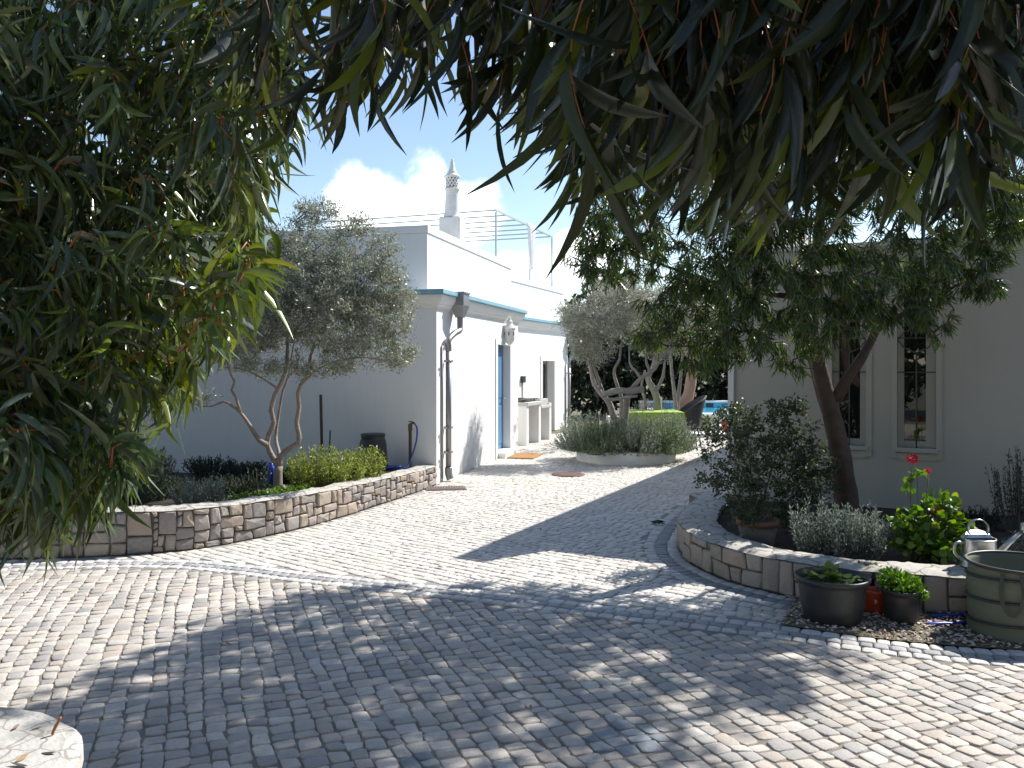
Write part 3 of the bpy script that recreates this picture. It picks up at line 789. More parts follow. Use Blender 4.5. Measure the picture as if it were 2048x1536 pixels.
# cornice and blue edge
prof_c = [(-.05, 2.46), (.020, 2.46), (.028, 2.49), (.055, 2.505), (.060, 2.525), (.085, 2.55), (.115, 2.60), (.122, 2.645), (-.05, 2.645)]
prof_b = [(-.08, 2.648), (.150, 2.648), (.156, 2.66), (.154, 2.715), (.13, 2.722), (-.08, 2.722)]
path1 = [A - n_ * 9.5, A, E, E - n_ * .78]; nr1 = [-u_, mitre(-u_, n_), mitre(n_, u_), u_]
path2 = [Jn + d2 * .16, S1, S1 - n2 * 6]; nr2 = [n2, mitre(n2, d2), d2]
c_ = MB(); sweep(c_, prof_c, path1, nr1); sweep(c_, prof_c, path2, nr2); c_.build('cornice', M['trim'], house)
b_ = MB(); sweep(b_, prof_b, path1, nr1); sweep(b_, prof_b, path2, nr2); b_.build('roof_edge', M['blue_edge'], house)
# doors
def on1(s, dp=0, z=0): q = A + u_ * s - n_ * dp; return Vector((q.x, q.y, z))
def on2(s, dp=0, z=0): q = Jn + d2 * s - n2 * dp; return Vector((q.x, q.y, z))
tr = MB()
for s in (D1a - .06, D1b + .06): tr.box(on1(s, -.006, 1.06), (.06, .012, 1.06), (u_, n_, UP))
tr.box(on1((D1a + D1b) / 2, -.006, 2.08), ((D1b - D1a) / 2 - .002, .012, .06), (u_, n_, UP))
tr.box(on1((D1a + D1b) / 2, .02, .05), ((D1b - D1a) / 2 - .003, .17, .048), (u_, n_, UP), bev=.006)
tr.build('door_surround', M['trim'], house)
db = MB()
db.box(on1((D1a + D1b) / 2, .145, 1.06), ((D1b - D1a) / 2 - .005, .022, .955), (u_, n_, UP))
for z0, z1 in ((.2, .9), (1.05, 1.9)):
    for s0, s1 in ((D1a + .1, (D1a + D1b) / 2 - .04), ((D1a + D1b) / 2 + .04, D1b - .1)):
        db.box(on1((s0 + s1) / 2, .121, (z0 + z1) / 2), ((s1 - s0) / 2, .006, (z1 - z0) / 2), (u_, n_, UP), bev=.004)
dd1 = db.build('blue_door', M['blue_door'], house)
hb = MB(); q = on1(D1b - .09, .06, 1.03); hb.tube([on1(D1b - .09, .125, 1.03), q, q - u_ * .11], .009, 8); hb.build('handle', M['steel'], dd1)
tr = MB()
for s in (D2a - .06, D2b + .06): tr.box(on2(s, -.006, .93), (.06, .012, .93), (d2, n2, UP))
tr.box(on2((D2a + D2b) / 2, -.006, 1.80), ((D2b - D2a) / 2 - .002, .012, .06), (d2, n2, UP))
tr.build('door_surround', M['trim'], house)
fb = MB(); gbx = MB(); mid = (D2a + D2b) / 2; hw = (D2b - D2a) / 2
for s in (D2a + .035, mid, D2b - .035): fb.box(on2(s, .2, .87), (.032, .025, .86), (d2, n2, UP))
for z in (.06, 1.70): fb.box(on2(mid, .203, z), (hw - .004, .022, .036), (d2, n2, UP))
gd = fb.build('glazed_door', M['zinc'], house)
gbx.box(on2(mid, .215, .88), (hw - .01, .004, .80), (d2, n2, UP)); gbx.build('pane', M['pane'], gd)
# downpipes
def downpipe(base, along, out, shift, zc, name='downpipe'):
    """hopper at base+along*shift, pipe at base"""
    m = MB()
    c = base + along * shift + out * .13
    ax = (along, out, UP)
    m.box((c.x, c.y, zc), (.155, .115, .012), ax); m.box((c.x, c.y, zc - .10), (.140, .10, .088), ax)
    a = []; b = [(-.14, -.10), (.14, -.10), (.14, .10), (-.14, .10)]; t = [(-.055, -.055), (.055, -.055), (.055, .055), (-.055, .055)]
    vs = [c + along * x + out * y + UP * (zc - .188) for x, y in b] + [c + along * x + out * y + UP * (zc - .36) for x, y in t]
    m.add(vs, [(0, 1, 5, 4), (1, 2, 6, 5), (2, 3, 7, 6), (3, 0, 4, 7), (4, 5, 6, 7)])
    top = c + UP * (zc - .35); pb = base + out * .075
    pts = [top, top - UP * .13, top - UP * .20 - along * .03, (top * .5 + Vector((pb.x, pb.y, zc - .66)) * .5) , Vector((pb.x, pb.y, zc - .70)) , Vector((pb.x, pb.y, zc - .80)), Vector((pb.x, pb.y, zc - .86))]
    pts[3].z = zc - .60
    m.tube(resample(pts, .025), .044, 14)
    m.tube([Vector((pb.x, pb.y, zc - .85)), Vector((pb.x, pb.y, .16))], .043, 14)
    m.tube(resample([Vector((pb.x, pb.y, .20)), Vector((pb.x, pb.y, .10)) + out * .005, Vector((pb.x, pb.y, .03)) + out * .03], .02), .055, 14)
    pr = m.build(name, M['zinc'], house)
    s = MB()
    for z in (zc - 1.0, zc - 1.95, .42):
        s.box((pb.x, pb.y, z), (.058, .052, .014), ax); s.box((pb.x - along.x * .1, pb.y - along.y * .1, z), (.05, .008, .010), ax)
    q = base - along * .115 + out * .022
    s.tube([Vector((q.x, q.y, zc - .78)), Vector((q.x, q.y, .05))], .013, 8)
    s.build('bracket', M['zinc'], pr)
downpipe(A + u_ * .30, u_, n_, .36, 2.72)
downpipe(S1 - d2 * .10, d2, n2, .16, 2.42)
# chimney (part of the house)
cc = Vector((-.0725 * 14.6, 14.6, 0)); ch = MB()
ch.box((cc.x, cc.y, 3.4), (.17, .195, .86), (u_, n_, UP), bev=.02)
ch.lathe((cc.x, cc.y, 0), [(.165, 4.262), (.15, 4.29), (.137, 4.36), (.128, 4.5), (.122, 4.65), (.118, 4.745), (.135, 4.75), (.138, 4.775), (.115, 4.78)], 32)
cho = ch.build('chimney', M['lime_wash'], house)
# pierced drum: staggered cells with holes, modelled as bars around openings over a dark inner flue
dr = MB(); rr = .120
for ring in range(4):
    z0 = 4.785 + ring * .046; z1 = z0 + .046; nh = 12
    for k in range(nh):
        a0 = 2 * math.pi * (k + .5 * (ring % 2)) / nh; aw = 2 * math.pi / nh
        def q(a, z, r=rr): return Vector((cc.x + r * math.cos(a), cc.y + r * math.sin(a), z))
        o4 = [(a0, z0), (a0 + aw, z0), (a0 + aw, z1), (a0, z1)]; m_ = .27
        i4 = [(a0 + aw * m_, z0 + .010), (a0 + aw * (1 - m_), z0 + .010), (a0 + aw * (1 - m_), z1 - .010), (a0 + aw * m_, z1 - .010)]
        vs = [q(*p) for p in o4] + [q(*p) for p in i4] + [q(p[0], p[1], rr - .03) for p in i4]
        fs = [(k2, (k2 + 1) % 4, 4 + (k2 + 1) % 4, 4 + k2) for k2 in range(4)] + [(4 + k2, 4 + (k2 + 1) % 4, 8 + (k2 + 1) % 4, 8 + k2) for k2 in range(4)]
        dr.add(vs, fs)
dr.lathe((cc.x, cc.y, 0), [(.118, 4.969), (.142, 4.972), (.146, 4.99), (.135, 5.005), (.10, 5.02), (.085, 5.055), (.088, 5.065), (.065, 5.09), (.05, 5.15), (.032, 5.24), (.022, 5.275), (.026, 5.285), (.02, 5.30), (0, 5.305)], 32)
dr.build('pierced_top', M['lime_wash'], cho)
fl = MB(); fl.lathe((cc.x, cc.y, 0), [(.085, 4.78), (.085, 4.97)], 20); fl.build('flue', M['iron'], cho)

# barbecue block in the recess
bq_f = Vector((.30, 16.8, 0)); dl = 1.60
bbq = thing('barbecue_counter', 'low white masonry barbecue counter with two open bays against the house', 'counter', tuple(bq_f))
m = MB(); inb = -n2
def bq(s, dp, z): q = bq_f + d2 * s + inb * dp; return Vector((q.x, q.y, z))
for s in (.06, .82, 1.54): m.box(bq(s, .36, .40), (.06, .36, .41), (d2, n2, UP))
m.box(bq(.80, .68, .40), (.68, .03, .40), (d2, n2, UP))
m.build('pier', M['plaster'], bbq)
m = MB(); m.box(bq(.44, .355, .845), (.46, .385, .035), (d2, n2, UP), bev=.006); m.box(bq(1.26, .36, .745), (.34, .37, .03), (d2, n2, UP), bev=.006)
m.build('counter_top', M['concrete'], bbq)
m = MB()
for k in range(2): m.tube([bq(.15 + .74 * k, .25, .45), bq(.7 + .74 * k, .25, .44)], .012, 8)
m.build('rail', M['blue_hose'], bbq)
gr = thing('barbecue_grill', 'black iron grill plate lying on the barbecue counter', 'grill', tuple(bq(.45, .35, .885)))
m = MB()
for k in range(17): m.tube([bq(.10 + .045 * k, .10, .94), bq(.10 + .045 * k, .60, .94)], .006, 6)
for dp in (.10, .35, .60): m.tube([bq(.06, dp, .93), bq(.98, dp, .93)], .010, 6)
for s in (.1, .8):
    for dp in (.12, .58): m.tube([bq(s, dp, .88), bq(s, dp, .935)], .012, 6)
m.build('grate', M['grate'], gr)
m = MB(); m.box(bq(.45, .35, .89), (.38, .27, .008), (d2, n2, UP)); m.build('fire_tray', M['grate'], gr)
sk = thing('stone_sink', 'grey stone basin set on the lower end of the barbecue counter', 'sink', tuple(bq(1.26, .36, .775)))
m = MB()
for (s, dp, hs, hd) in ((1.26, .08, .26, .03), (1.26, .60, .26, .03), (1.03, .34, .03, .229), (1.49, .34, .03, .229)): m.box(bq(s, dp, .842), (hs, hd, .065), (d2, n2, UP), bev=.005)
m.box(bq(1.26, .34, .79), (.20, .23, .012), (d2, n2, UP)); m.build('basin', M['concrete'], sk)
wbx = thing('wall_switch_box', 'small black box on the white wall above the barbecue', 'switch box', tuple(on2(s_on2(1043.5), 0, 1.28)))
m = MB(); sb_ = s_on2(1044); m.box(on2(sb_, -.03, 1.32), (.10, .03, .075), (d2, n2, UP), bev=.008); m.build('box', M['black_plastic'], wbx)
m = MB(); m.tube([on2(sb_, -.018, 1.24), on2(sb_, -.018, .90)], .016, 8); m.build('conduit', M['concrete'], wbx)

# wall lantern above the blue door
ln = thing('wall_lantern', 'white pierced ceramic lantern hanging on the wall above the blue door', 'lantern', tuple(on1(D1a + .62, 0, 2.05)))
lc = on1(D1a + .50, -.10, 0); m = MB()
lp = [(.02, 2.02), (.05, 2.05), (.085, 2.10), (.10, 2.15), (.10, 2.30), (.115, 2.31), (.12, 2.325), (.09, 2.36), (.055, 2.40), (.05, 2.44), (.055, 2.445), (.035, 2.47), (.02, 2.51), (0, 2.515)]
m.lathe((lc.x, lc.y, 0), lp, 12, smooth=False); m.build('shade', M['lime_wash'], ln)
for k in range(6):
    m = MB(); a = k * math.pi / 3 + .4; q = Vector((math.cos(a), math.sin(a), 0)); c = lc + q * .098
    m.box((c.x, c.y, 2.225), (.010, .004, .032), (Vector((-q.y, q.x, 0)), q, UP))
    m.build('opening', M['iron'], ln)
m = MB(); m.tube([on1(D1a + .50, .01, 2.22), lc + UP * 2.22], .016, 8); m.box(on1(D1a + .50, -.012, 2.22), (.05, .012, .16), (u_, n_, UP), bev=.004); m.build('bracket', M['trim'], ln)
# doormat, drain, covers
m = MB(); c = on1((D1a + D1b) / 2 - .05, -.42, .014); m.box(c, (.40, .24, .012), (u_, n_, UP), bev=.004)
tag(m.build('doormat', M['coir'], origin=tuple(c)), 'orange coir doormat on the cobbles at the blue door', 'doormat')
dc = G(892, 978); m = MB(); dax = (Vector((.99, .14, 0)), Vector((-.14, .99, 0)), UP)
m.box((dc.x, dc.y, .006), (.27, .16, .010), dax, bev=.003)
for k in range(14): m.box(dc + dax[0] * (-.23 + .0355 * k) + UP * .018, (.010, .13, .004), dax)
tag(m.build('drain_grate', M['drain'], origin=tuple(dc)), 'brown rectangular drain grate set in the cobbles at the house corner', 'drain')
mc = G(1137, 950); m = MB()
m.lathe((mc.x, mc.y, 0), [(0, .018), (.24, .018), (.25, .014), (.25, -.01)], 32)
for k in range(-5, 6): m.box((mc.x + .035 * k, mc.y, .020), (.006, math.sqrt(.22 ** 2 - (.035 * k) ** 2) * .9, .003))
tag(m.build('manhole_cover', M['rust'], origin=tuple(mc)), 'reddish brown round cover in the cobbles before the lavender bed', 'manhole cover')

# pergola on the roof terrace
pg = thing('roof_pergola', 'thin grey metal pergola frame standing on the roof terrace', 'pergola', (-.378, 19.5, 2.7))
zt = 5.30; q0 = Vector((-.378, 19.5, 0)); q1 = Vector((1.144, 23.6, 0)); dp_ = (q1 - q0).normalized(); np_ = Vector((-dp_.y, dp_.x, 0)); Lp = (q1 - q0).length; Wp = 5.2
m = MB()
for s in (0, Lp * .56, Lp):
    for wd in (0, Wp):
        c = q0 + dp_ * s + np_ * wd; o = m if True else None
        pm = MB(); pm.box((c.x, c.y, (2.7 + zt) / 2 - .02), (.019, .019, (zt - 2.7) / 2 - .022), (dp_, np_, UP)); pm.build('post', M['steel'], pg)
for wd in (0, Wp):
    bm_ = MB(); c = q0 + dp_ * Lp / 2 + np_ * wd; bm_.box((c.x, c.y, zt), (Lp / 2 + .025, .018, .02), (dp_, np_, UP)); bm_.build('beam', M['steel'], pg)
for k in range(7):
    c = q0 + dp_ * (Lp * k / 6) + np_ * Wp / 2; rm = MB(); rm.box((c.x, c.y, zt + .001), (.014, Wp / 2 - .024, .016), (dp_, np_, UP)); rm.build('rafter', M['steel'], pg)
def curtain(c, d, wtop, wbot, z0, z1, seed, lab):
    m = MB(); vs = []; na, nz = 14, 12
    for i in range(nz + 1):
        t = i / nz; wd = wtop + (wbot - wtop) * t
        for k in range(na + 1):
            s = (k / na - .5) * wd; off = .035 * math.sin(k * 1.9 + seed) * (1 - .3 * t)
            q = c + d * s + Vector((-d.y, d.x, 0)) * off; vs.append((q.x, q.y, z1 + (z0 - z1) * t))
    fs = [(i * (na + 1) + k, i * (na + 1) + k + 1, (i + 1) * (na + 1) + k + 1, (i + 1) * (na + 1) + k) for i in range(nz) for k in range(na)]
    m.add(vs, fs, smooth=True)
    o = m.build('curtain', M['white_cloth'], origin=(c.x, c.y, z1)); sm_ = o.modifiers.new('thickness', 'SOLIDIFY'); sm_.thickness = .004
    tag(o, lab, 'curtain', 'curtains tied to the pergola')
curtain(q0 + dp_ * (Lp * .56) + n2 * .05, dp_, .62, .20, 4.15, zt + .04, 1, 'white curtain gathered on the front edge beam of the pergola')
curtain(q0 + dp_ * (Lp * .62) + np_ * 1.7, dp_, .12, .35, 3.7, 4.85, 3, 'smaller white curtain hanging inside the pergola behind the front post')

# ------------------------------------------------------------ right building
rb = thing('shaded_outbuilding', 'plain rendered building in shade with two slit windows behind the planter', 'building', tuple(CN))
HB = 2.90; HS = 3.65
nF = Vector((-dF.y, dF.x, 0)); nF = nF if nF.y < 0 else -nF
nS = Vector((-dS.y, dS.x, 0)); nS = nS if nS.x < 0 else -nS
def tF(px): r = (px - 1024) / F; return (r * CN.y - CN.x) / (dF.x - r * dF.y)
def onF(t, dp=0, z=0): q = CN + dF * t - nF * dp; return Vector((q.x, q.y, z))
wins = []
for (pa, pb, ga, gb2) in ((1664, 1732, 1676, 1719), (1794, 1872, 1807.6, 1852)):
    wins.append((tF(pa), tF(pb), tF(ga), tF(gb2)))
WZ0, WZ1 = .83, 2.66
m = MB()
wall_panel(m, CN, dF, 7.0, -.02, HB, .30, [(a, b, WZ0, WZ1) for a, b, _, _ in wins], nF)
wall_panel(m, CN + nS * -.002 + dS * .002, dS, 10.5, -.02, HS, .28, [], nS)
c4 = [CN + dS * .02 + dF * .02, CN + dF * 7, CN + dF * 7 + dS * 10.5, CN + dS * 10.5]
m.prism([tuple((p + (dF + dS) * .0)[:2]) for p in c4], HB - .24, HB - .05)
back = CN + dS * 10.5
wall_panel(m, back - dF * -.285, dF, 6.7, -.02, HB, .28, [], dS)
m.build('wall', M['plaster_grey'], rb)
m = MB()
q = [CN + nF * .02 + dF * .30, CN + dF * 7 + nF * .02, CN + dF * 7 - nF * .33, CN + dF * .30 - nF * .33]
m.prism([tuple(x[:2]) for x in q], HB + .002, HB + .05)
q = [CN + nS * .015 + nF * .015, CN + dF * .30 + nF * .015, CN + dF * .30 + dS * 10.52, CN + dS * 10.52 + nS * .015]
m.prism([tuple(x[:2]) for x in q], HS + .002, HS + .045); m.build('roof_edge', M['trim'], rb)
for a, b, ga, gb2 in wins:
    f = MB()
    for s0, s1 in ((a + .002, ga), (gb2, b - .002)): f.box(onF((s0 + s1) / 2, .13, (WZ0 + WZ1) / 2), ((s1 - s0) / 2, .05, (WZ1 - WZ0) / 2 - .003), (dF, nF, UP))
    f.box(onF((ga + gb2) / 2, .133, WZ0 + .035), ((gb2 - ga) / 2 - .001, .045, .032), (dF, nF, UP)); f.box(onF((ga + gb2) / 2, .133, WZ1 - .04), ((gb2 - ga) / 2 - .001, .045, .036), (dF, nF, UP))
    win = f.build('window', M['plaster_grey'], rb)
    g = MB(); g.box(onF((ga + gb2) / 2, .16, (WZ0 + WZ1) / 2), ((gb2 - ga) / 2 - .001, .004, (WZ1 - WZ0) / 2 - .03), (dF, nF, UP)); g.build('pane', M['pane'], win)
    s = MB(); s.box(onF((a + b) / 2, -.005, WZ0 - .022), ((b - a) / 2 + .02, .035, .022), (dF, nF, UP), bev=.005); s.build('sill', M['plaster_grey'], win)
    t = MB(); w_ = .055
    for s0 in (a - w_ / 2, b + w_ / 2): t.box(onF(s0, -.004, (WZ0 + WZ1) / 2 - .06), (w_ / 2, .012, (WZ1 - WZ0) / 2 + .045), (dF, nF, UP))
    t.box(onF((a + b) / 2, -.0035, WZ0 - .085), ((b - a) / 2 - .002, .012, .036), (dF, nF, UP)); t.build('surround', M['plaster_grey'], win)
    gr_ = MB(); cx = (a + b) / 2; dpz = .05
    def gp(x, z): return onF(cx + x, dpz, z)
    gr_.tube([gp(0, WZ0), gp(0, 1.80)], .0075, 8); hc = 1.93; hwid = (b - a) / 2
    hexp = [(0, hc - .13), (hwid * .62, hc - .08), (hwid * .97, hc), (hwid * .62, hc + .08), (0, hc + .14), (-hwid * .62, hc + .08), (-hwid * .97, hc), (-hwid * .62, hc - .08), (0, hc - .13)]
    for p, r2 in zip(hexp[:-1], hexp[1:]): gr_.tube([gp(*p), gp(*r2)], .006, 6)
    gr_.tube([gp(0, hc + .14), gp(0, WZ1)], .0075, 8)
    for z in (1.60, 1.95, 2.35): gr_.tube([gp(-hwid, z), gp(hwid, z)], .005, 6)
    gr_.build('grille', M['iron_grey'], win)
m = MB()
q = CN + nS * .012 + nF * .012; m.box((q.x + dF.x * .03, q.y + dF.y * .03, HS / 2), (.03, .03, HS / 2 - .01), (dF, nF, UP)); m.build('edge_glow_strip', M['trim'], rb)  # white strip added to paint the bright glow along the corner edge
# ------------------------------------------------------------ trees
def sickle(D, aim, noise):
    D = unit(D); A_ = np.asarray(aim, float) + rng.normal(size=D.shape) * noise
    Sd = unit(A_ - (A_ * D).sum(1, keepdims=True) * D)
    return np.cross(Sd, D)
def tree(name, label, cat, base, limbs, radii, blobs, natt, leaf, bark, lmat, per_m=30, nmin=8, arch=.06, step=.14, group=None,
         tw=(.012, .003), hang=.0, tanw=.8, rw=.7, nlimb=10, t0=.25, skip=.25, twigmat=None, att=None, K=3, fold=0.0, wob=.06, upw=0.0, bj=.02, aim=None, bias=(0, 0, 0), sun_tint=None):
    """leaf=(Lmin,Lmax,W,bend,droop,palette)"""
    t = thing(name, label, cat, tuple(base), group)
    lim = [resample(l, .10) for l in limbs]
    m = MB(); limb_mesh(m, lim, radii, nlimb, wob)
    if att is None: att = blob_pts(blobs, natt)
    ch = grow(lim[:], att, step, arch, step * .18, skip)
    if twigmat is None:
        chain_mesh(m, ch, *tw); m.build('trunk', M[bark], t)
    else:
        m.build('trunk', M[bark], t); m2 = MB(); chain_mesh(m2, ch, *tw); m2.build('twigs', M[twigmat], t)
    B, T = chain_leaves(ch, per_m, t0, nmin)
    n = len(B)
    D = T * tanw + rng.normal(size=(n, 3)) * rw + np.array([0, 0, -hang + upw]) + np.array(bias)
    B = B + rng.normal(0, bj, B.shape)
    L0, L1, W, bend, droop, cols = leaf
    L = rng.uniform(L0, L1, n)
    bd = bend * rng.choice([-1, 1], n) * rng.uniform(.3, 1.3, n)
    colr_ = pal(n, cols, .3)
    if sun_tint is not None:  # sunlit translucency of the outer leaves painted as a yellow green tint
        k = rng.uniform(0, 1, n) < sun_tint(B); colr_[k] = pal(int(k.sum()), [(.17, .23, .03), (.13, .20, .03), (.20, .24, .05)], .25)
    sd = None
    if aim is not None: sd = sickle(D, aim[:3], aim[3]); bd = bend * rng.uniform(.35, 1.35, n)
    nb = NB(); nb.add(leaf_mesh(B, D, L, W * rng.uniform(.75, 1.25, n), bd, droop * rng.uniform(-.3, 1.2, n), colr_, K, fold, side=sd))
    nb.build('crown', M[lmat], t)
    return t, n
GUMC = [(.070, .105, .050), (.10, .135, .07), (.06, .10, .028), (.12, .15, .09), (.05, .08, .03), (.14, .18, .035)]
WIL = [(.045, .085, .024), (.065, .115, .030), (.035, .065, .024), (.095, .15, .035), (.06, .085, .042), (.13, .17, .04)]
OLV = [(.235, .262, .185), (.32, .34, .28), (.18, .205, .135), (.44, .45, .41), (.27, .295, .20), (.15, .175, .115)]

# reddish gum on the right, standing in the stone planter
def px(pts, Y=None): return [P(p[0], p[1], p[2] if len(p) > 2 else Y) for p in pts]
Yt = 7.4
gl = [px([(1694, 1062), (1691, 980), (1679, 900), (1661, 820), (1645, 760), (1630, 700), (1612, 640, 7.35), (1588, 590, 7.25), (1558, 545, 7.1), (1518, 500, 7.0), (1478, 430, 6.9)], Yt),
      px([(1668, 850), (1640, 760, 7.5), (1626, 690, 7.55), (1624, 620, 7.55), (1630, 540, 7.5), (1640, 440, 7.4), (1650, 330, 7.2), (1660, 190, 7.0), (1640, 50, 6.7), (1600, -90, 6.2)], Yt),
      px([(1672, 800), (1690, 765, 7.35), (1719, 722, 7.3), (1741, 684), (1753, 660), (1772, 648), (1800, 630), (1828, 615), (1880, 588, 7.4), (1960, 545, 7.4)], Yt),
      px([(1745, 676), (1756, 630), (1762, 575), (1785, 520), (1802, 450), (1830, 350, 7.2), (1860, 220, 7.0), (1880, 60, 6.8)], Yt),
      px([(1592, 594, 7.26), (1545, 588, 7.2), (1480, 575, 7.2), (1400, 556, 7.3), (1320, 528, 7.4), (1235, 500, 7.5)], Yt),
      px([(1618, 655, 7.36), (1560, 652, 7.2), (1480, 664, 7.1), (1400, 690, 7.1), (1335, 692, 7.1)], Yt),
      px([(1478, 430, 6.9), (1400, 300, 6.6), (1340, 160, 6.2), (1300, 0, 5.8)], Yt),
      px([(1640, 50, 6.7), (1760, -60, 6.4), (1900, -140, 6.2), (2020, -170, 6.0)], Yt)]
gr_r = [(.115, .030), (.075, .022), (.055, .012), (.032, .010), (.028, .008), (.022, .006), (.03, .012), (.022, .008)]
B_ = lambda x, y, Y, rx, ry, rz: (P(x, y, Y), (rx, ry, rz))
gblobs = [B_(1290, 480, 7.3, .55, .5, .40), B_(1210, 520, 7.4, .32, .4, .26), B_(1165, 490, 7.4, .18, .25, .16), B_(1400, 560, 7.0, .65, .55, .42), B_(1430, 690, 7.0, .42, .4, .28), B_(1340, 660, 7.2, .35, .35, .2), B_(1560, 640, 6.7, .55, .45, .42),
          B_(1500, 570, 6.8, .65, .55, .5), B_(1850, 530, 6.9, .75, .40, .38), B_(1790, 595, 6.9, .42, .3, .26), B_(1950, 470, 7.1, .36, .35, .38), B_(1690, 560, 6.6, .42, .35, .32), B_(1660, 450, 6.7, .6, .45, .48),
          B_(1240, 430, 7.3, .4, .45, .3), B_(1470, 380, 6.8, .85, .7, .55), B_(1720, 330, 6.6, .85, .6, .55), B_(1890, 400, 6.9, .5, .4, .4), B_(1920, 300, 7.0, .5, .5, .45), B_(2010, 350, 7.0, .32, .35, .4), B_(1840, 625, 6.8, .36, .25, .2), B_(1700, 610, 6.6, .32, .3, .24), B_(1950, 560, 7.0, .28, .25, .2), B_(1890, 700, 6.8, .07, .1, .17), B_(2010, 470, 7.1, .32, .3, .28), B_(2050, 420, 7.0, .35, .35, .35), B_(1960, 400, 7.0, .4, .4, .3), (Vector((4.5, 6.9, 4.0)), (.70, .6, .38)), (Vector((4.0, 6.4, 3.7)), (.5, .5, .35)),
          B_(1480, 150, 6.6, 1.1, 1.0, .65), B_(1800, 100, 6.6, 1.0, .8, .65), B_(1330, 220, 6.4, .7, .8, .5),
          B_(1560, 20, 6.0, 1.2, .8, .6), B_(1300, -30, 5.7, .9, .7, .5), B_(1230, 330, 7.0, .4, .5, .35), B_(1480, -150, 5.9, .9, .7, .5), B_(1750, -120, 6.4, 1.0, .8, .5), (Vector((3.75, 6.1, 4.35)), (.75, .7, .45)), (Vector((3.0, 5.9, 4.9)), (.8, .6, .4))]
t_, n_g = tree('gum_tree', 'willowy gum tree with reddish double trunk growing in the stone planter before the slit windows', 'tree', P(1694, 1055, Yt), gl, gr_r, gblobs, 3400,
     (.085, .145, .0056, .34, .12, WIL), 'bark_gum', 'gum_far', per_m=100, nmin=34, hang=1.0, tanw=.50, rw=.42, arch=.10, step=.16, skip=.3, tw=(.014, .003))

# olive tree in the left bed
ol = [px([(556, 985), (556, 955), (557, 932)], 9.2),
      px([(557, 935), (550, 922), (540, 904), (534, 888), (537, 871), (548, 845), (542, 821), (550, 789), (556, 777), (570, 745), (575, 690), (572, 600), (590, 520)], 9.2),
      px([(557, 936), (562, 912), (582, 894), (596, 887), (598, 868), (593, 845), (598, 815), (596, 785), (602, 769), (615, 748), (625, 700), (660, 640), (700, 580)], 9.2),
      px([(560, 925, 9.25), (557, 900, 9.35), (552, 880, 9.45), (554, 851, 9.5), (560, 813, 9.5), (566, 781, 9.5), (576, 754, 9.5), (582, 720, 9.5), (600, 620, 9.5)], 9.2),
      px([(534, 889), (518, 880), (501, 853), (481, 825), (465, 812), (447, 803), (425, 812), (396, 811), (370, 800)], 9.1),
      px([(481, 825), (471, 793), (463, 781), (469, 763), (461, 748), (450, 690), (470, 620)], 9.1),
      px([(602, 769), (650, 730), (720, 715), (790, 725)], 9.1), px([(554, 777), (530, 760), (490, 740), (450, 735)], 9.0)]
olr = [(.055, .045), (.036, .010), (.036, .010), (.022, .008), (.030, .005), (.018, .005), (.014, .005), (.014, .005)]
ob = [B_(610, 530, 9.3, .55, .55, .50), B_(715, 560, 9.2, .48, .5, .55), B_(560, 620, 9.0, .55, .5, .42), B_(760, 650, 9.2, .40, .45, .38), B_(660, 650, 9.0, .55, .55, .40),
      B_(480, 690, 9.1, .45, .45, .30), B_(800, 715, 9.2, .22, .28, .16), B_(400, 790, 9.2, .18, .2, .09), B_(605, 435, 9.3, .20, .22, .20), B_(705, 455, 9.2, .26, .25, .16),
      B_(765, 480, 9.3, .16, .2, .12), B_(540, 480, 9.3, .22, .3, .2), B_(500, 560, 9.2, .4, .4, .4), B_(800, 600, 9.2, .2, .3, .28), B_(560, 735, 9.0, .5, .4, .12), B_(520, 640, 8.9, .4, .4, .3), B_(640, 590, 8.9, .45, .4, .4), B_(780, 540, 9.3, .22, .3, .3), B_(640, 420, 9.3, .3, .25, .16), B_(680, 735, 9.1, .35, .4, .1)]
tree('olive_tree', 'grey green olive tree with forked pinkish trunks rising behind the long curved stone wall', 'tree', P(556, 975, 9.2), ol, olr, ob, 2100,
     (.034, .054, .0054, .08, .06, OLV), 'bark_olive', 'olive', per_m=150, nmin=40, K=2, bj=.035, tanw=.75, rw=.62, upw=.12, arch=.03, step=.10, skip=.45, tw=(.008, .002), t0=.15)

# olive in the round bed
o2 = [px([(1236, 870), (1236, 848), (1228, 834), (1219, 807), (1208, 793), (1189, 769), (1182, 741), (1176, 714), (1170, 681), (1165, 640)], 14.4),
      px([(1208, 794), (1198, 763), (1189, 736), (1180, 703), (1182, 670), (1190, 640)], 14.5),
      px([(1250, 870), (1249, 848), (1252, 818), (1256, 793), (1271, 769), (1288, 752), (1310, 737), (1322, 712), (1338, 670)], 14.4),
      px([(1243, 850), (1243, 823), (1243, 796), (1233, 766), (1228, 741), (1239, 719), (1241, 698), (1252, 640)], 14.6),
      px([(1282, 757), (1271, 741), (1260, 728), (1258, 690)], 14.4), px([(1300, 744), (1292, 720), (1296, 690), (1310, 650)], 14.4)]
o2r = [(.075, .018), (.04, .012), (.075, .018), (.05, .012), (.03, .01), (.03, .01)]
o2b = [B_(1195, 640, 14.4, .62, .6, .45), B_(1285, 620, 14.5, .75, .7, .5), B_(1375, 650, 14.5, .6, .6, .42), B_(1180, 700, 14.4, .40, .45, .28), B_(1150, 650, 14.4, .32, .4, .35), B_(1320, 690, 14.4, .5, .5, .28), B_(1240, 580, 14.5, .6, .5, .25), B_(1128, 620, 14.2, .16, .2, .15)]
